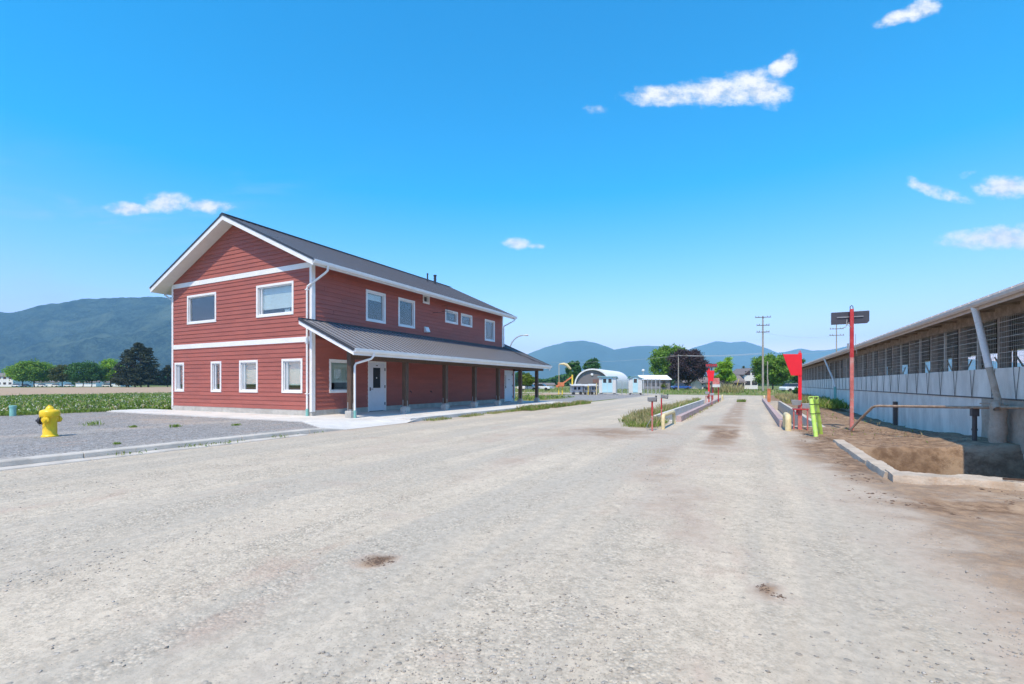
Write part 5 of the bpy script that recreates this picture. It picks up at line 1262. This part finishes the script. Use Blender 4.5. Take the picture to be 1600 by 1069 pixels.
# tall weeds by the left trough
P=[];
for (cx_,cy_,rx,ry,k) in ((-3.2,16.5,.55,1.2,4200),(-3.98,20.0,.28,3.0,4200),(-3.95,26,.2,5,3500),(-3.95,36,.2,7,2500)):
    q=np.clip(rng.normal(size=(k,2))*.5,-1,1); P.append(np.stack([cx_+q[:,0]*rx,cy_+q[:,1]*ry,np.zeros(k)],1))
P=np.concatenate(P); P=P[rng.permutation(len(P))]; P=P[(P[:,0]<-3.72)|(P[:,1]<18.5)|(P[:,1]>44.5)]
k=int(len(P)*.74); hh=.08+.18*vnoise(P[:,0],P[:,1],1.5,3)
v1,f1=blades(P[:k],hh[:k],.022,rng,.6,True); v2,f2=blades(P[k:],hh[k:]*1.5,.010,rng,.45)
stuffgrass('tall_weeds',[(v1,f1,M['weed']),(v2,f2,M['straw'])],'patch of tall feathery weeds along the left trough wall')
verge('grass',12000,-60,70,66,120,.35,'rough grass beyond the gravel crossing',cl=0.2,straw=.35,wd=.14)
verge('grass',5000,2.2,4.8,38,60,.35,'dry tan grass beside the barn and the far trough',cl=0.3,straw=.7,wd=.05)
verge('weeds',2600,3.6,4.85,28,44,.45,'leafy weeds against the far barn wall',cl=.5,straw=.05,wd=.07)
verge('weeds',500,-.95,-.35,40,41.2,.18,'tuft of weeds in the middle of the lane',cl=0,straw=.2,wd=.03)
verge('weeds',9000,-60,-16,33,46,.3,'green weeds beyond the gravel pad',cl=.3,straw=.15,wd=.1)
verge('reeds',900,-6,-1.0,80,86,1.0,'pale dry reeds before the feathery tree',cl=.3,straw=.8,wd=.08)
# single tufts in the gravel lot
k=0
for (cx_,cy_,s_,lab) in ((-18.2,7.1,.22,'leafy weed tuft standing in the gravel, tallest right of the hydrant'),(-15.4,8.0,.13,'flat weed tuft in the gravel lot nearest the walk'),(-16.4,7.4,.10,'small weed tuft in the gravel between two larger ones'),(-21.5,5.4,.12,'small weed tuft in the gravel behind the hydrant'),(-14.3,9.2,.09,'tiny weed tuft near the corner of the gravel lot'),(-12.2,5.2,.06,'tiny weed tuft close behind the kerb')):
    n_=70; q=rng.normal(size=(n_,2))*s_*.5; P=np.stack([cx_+q[:,0],cy_+q[:,1],np.full(n_,.095)],1); v,f=blades(P,s_*.7,.022,rng,.8,True)
    tag(npmesh('weed_tuft',v,f,M['weed']),lab,'weed')
# yellow flag strap leaning in the reeds
x,y=at(1152,88); m=MB(); m.bar((x-.35,y,0),(x+.3,y,2.4),.22,.06); tag(m.build('leaning_board',M['yelp']),'yellow board leaning in the reeds before the white house','board')

# ------------------------------------------------------------------ loose stones and clods (uncountable)
def icoish(P,s,rng,flat=.6):
    base=np.array([(1,0,0),(-1,0,0),(0,1,0),(0,-1,0),(0,0,1),(0,0,-1)],float); F=np.array([(0,2,4),(2,1,4),(1,3,4),(3,0,4),(2,0,5),(1,2,5),(3,1,5),(0,3,5)])
    n=len(P); v=base[None]*(s[:,None,None]*(.55+.7*rng.random((n,6,1)))); v[:,:,2]*=flat
    a=rng.random(n)*6.28; c,s_=np.cos(a)[:,None],np.sin(a)[:,None]; x=v[:,:,0]*c-v[:,:,1]*s_; y=v[:,:,0]*s_+v[:,:,1]*c; v=np.stack([x,y,v[:,:,2]],2)+P[:,None]
    return v.reshape(-1,3),(F[None]+6*np.arange(n)[:,None,None]).reshape(-1,3)
rng=np.random.default_rng(5)
n=52000; D_=2.0+9*rng.random(n)**1.7; t=(-1.25+2.45*rng.random(n)); X=(FW[0]+RT[0]*t)*D_; Y=(FW[1]+RT[1]*t)*D_
dn_=vnoise(X,Y*.35,1.3,17)*.7+vnoise(X,Y,3.1,18)*.3
keep=(X>-10.6)&(X<1.5)&(rng.random(n)<sstep(.50,.85,dn_)*.7+.035)
X,Y=X[keep],Y[keep]; s=.003+.010*rng.random(len(X))**5
v,f=icoish(np.stack([X,Y,zyard(X,Y)+s*.2],1),s,rng); tag(npmesh('loose_gravel',v,f,M['stone']),'loose stones scattered over the gravel yard','gravel',kind='stuff')
n=16000; X=-11.4-16*rng.random(n)**1.3; Y=-3+14*rng.random(n); s=.008+.015*rng.random(n)**2
v,f=icoish(np.stack([X,Y,zlot(X,Y)+s*.1],1),s,rng); tag(npmesh('loose_gravel',v,f,M['stone']),'grey crushed stones of the raised gravel lot','gravel',kind='stuff')
n=5200; X=1.1+3.6*rng.random(n)**.8; Y=6.6+12*rng.random(n); k=(vnoise(X,Y,1.4,40)>.52)&~((X>1.7)&(Y>8.4)&(Y<13.6)); X,Y=X[k],Y[k]; s=.006+.03*rng.random(len(X))**4
for (cx_,cy_,rx,ry,k_) in ((-2.63,2.83,.10,.06,170),(.07,3.66,.04,.06,30),(.16,3.55,.06,.03,30)):
    q=rng.normal(size=(k_,2)); X=np.concatenate([X,cx_+q[:,0]*rx*.6]); Y=np.concatenate([Y,cy_+q[:,1]*ry*.6]); s=np.concatenate([s,.003+.009*rng.random(k_)])
v,f=icoish(np.stack([X,Y,zyard(X,Y)],1),s,rng,.5); tag(npmesh('mud_clods',v,f,M['clod']),'dried mud clods strewn beside the pit','mud',kind='stuff')

# ------------------------------------------------------------------ hills
def hillmat(name,a,b,c,sc):
    m=bpy.data.materials.new(name); m.use_nodes=True; g=NG(m.node_tree); g.n.clear()
    bs=g.node('ShaderNodeBsdfPrincipled'); o=g.node('ShaderNodeOutputMaterial'); g.l.new(bs.outputs[0],o.inputs[0]); bs.inputs['Roughness'].default_value=1; bs.inputs['Specular IOR Level'].default_value=0
    P=g.node('ShaderNodeNewGeometry').outputs['Position']
    n=g.noise(P,sc,9,.7); n2=g.noise(P,sc*.16,5,.6,.4); n3=g.noise(P,sc*5,5,.75)
    col=g.mix(g.ramp(g.m('ADD',g.m('MULTIPLY',n,.5),g.m('MULTIPLY',n3,.5)),.43,.60),a,b); col=g.mix(g.m('MULTIPLY',g.ramp(n2,.52,.66),.8),col,c)
    n4=g.noise(g.mapv(P,(1,1,1),(900,200,50)),sc*.5,6,.7); col=g.mix(g.m('MULTIPLY',g.ramp(n4,.70,.78),.45),col,(.24,.22,.16))
    g.l.new(col,bs.inputs['Base Color'])
    bn=g.node('ShaderNodeBump'); bn.inputs['Strength'].default_value=1; bn.inputs['Distance'].default_value=26; g.l.new(g.m('ADD',n3,n),bn.inputs['Height']); g.l.new(bn.outputs[0],bs.inputs['Normal'])
    return m
def hills(name,prof,D,foot,back,seed,m,npx=4,rows=60,amp=.26):
    px=np.arange(prof[0][0],prof[-1][0]+1,npx); yy=np.interp(px,[p[0] for p in prof],[p[1] for p in prof])
    rg=np.array([CH+(HY-y)/FOC*D for y in yy]); nn=len(px)
    v=[]
    for j in range(rows+1):
        q=j/rows
        for i in range(nn):
            if q<=.72: s=q/.72; DD=foot+(D-foot)*s; z=rg[i]*(s**1.15)
            else: s=(q-.72)/.28; DD=D+(back-D)*s; z=rg[i]*(1-s)
            X_,Y_=at(px[i],DD)
            e_=math.sin(min(1,(q/.72))*math.pi) if q<=.72 else 0
            k=noise.fractal(Vector((X_,Y_,seed*50))*(2.2/ D*3),1.0,2.1,6)
            r_=1-abs(noise.noise(Vector((X_+seed*9,Y_,seed))*(3.0/D*3)))*2
            z=z+ e_*rg[i]*amp*(k+.5*r_-.3)
            if q>.69 and q<.75: z+=rg[i]*.012*noise.fractal(Vector((X_,Y_,9))*(60/D),1,2,4)
            v.append((X_,Y_,max(z,-3)-(.8 if q==0 else 0)))
    v=np.array(v); i,j=np.meshgrid(np.arange(nn-1),np.arange(rows)); a=(j*nn+i).ravel(); F=np.stack([a,a+1,a+nn+1,a+nn],1)
    return tag(npmesh(name,v,F,m,smooth=True),kind='structure')
HM1=hillmat('near_hill_forest',(.006,.016,.016),(.10,.145,.10),(.16,.20,.12),.016)
HM2=hillmat('far_hill_forest',(.010,.026,.022),(.030,.056,.038),(.06,.085,.045),.004)
hills('forested_hill',((-600,560),(-350,520),(-200,500),(-60,488),(0,487),(22,488),(60,477),(100,472),(135,466),(180,465),(235,463),(268,464),(330,470),(420,490),(520,520),(640,560),(700,592)),3200,1700,4800,3,HM1)
hills('hills',((560,596),(700,580),(780,566),(825,553),(850,543),(885,534),(915,532),(935,537),(960,546),(1000,540),(1040,541),(1065,544),(1090,552),(1130,565),(1200,580),(1300,597)),6500,4500,8200,5,HM2)
hills('far_hills',((1000,596),(1040,560),(1090,541),(1120,533),(1145,535),(1163,533),(1190,541),(1215,551),(1225,550),(1250,544),(1270,548),(1300,546),(1330,540),(1380,548),(1500,560),(1700,575),(1900,590)),8000,6300,9300,8,HM2)
# haze over the valley
m=MB(); q_=9450; m.box(-q_,q_,-q_*.3,q_,-4,790)
hz=m.build('haze',M['white']); tag(hz,'thin blue summer haze over the valley','haze',kind='stuff')
hm=bpy.data.materials.new('haze_air'); hm.use_nodes=True; g=NG(hm.node_tree); g.n.clear(); o_=g.node('ShaderNodeOutputMaterial'); pv=g.node('ShaderNodeVolumePrincipled')
pv.inputs['Color'].default_value=(.38,.75,1,1); pv.inputs['Density'].default_value=1.7e-4; pv.inputs['Anisotropy'].default_value=-.35; g.l.new(pv.outputs[0],o_.inputs['Volume'])
hz.data.materials.clear(); hz.data.materials.append(hm)
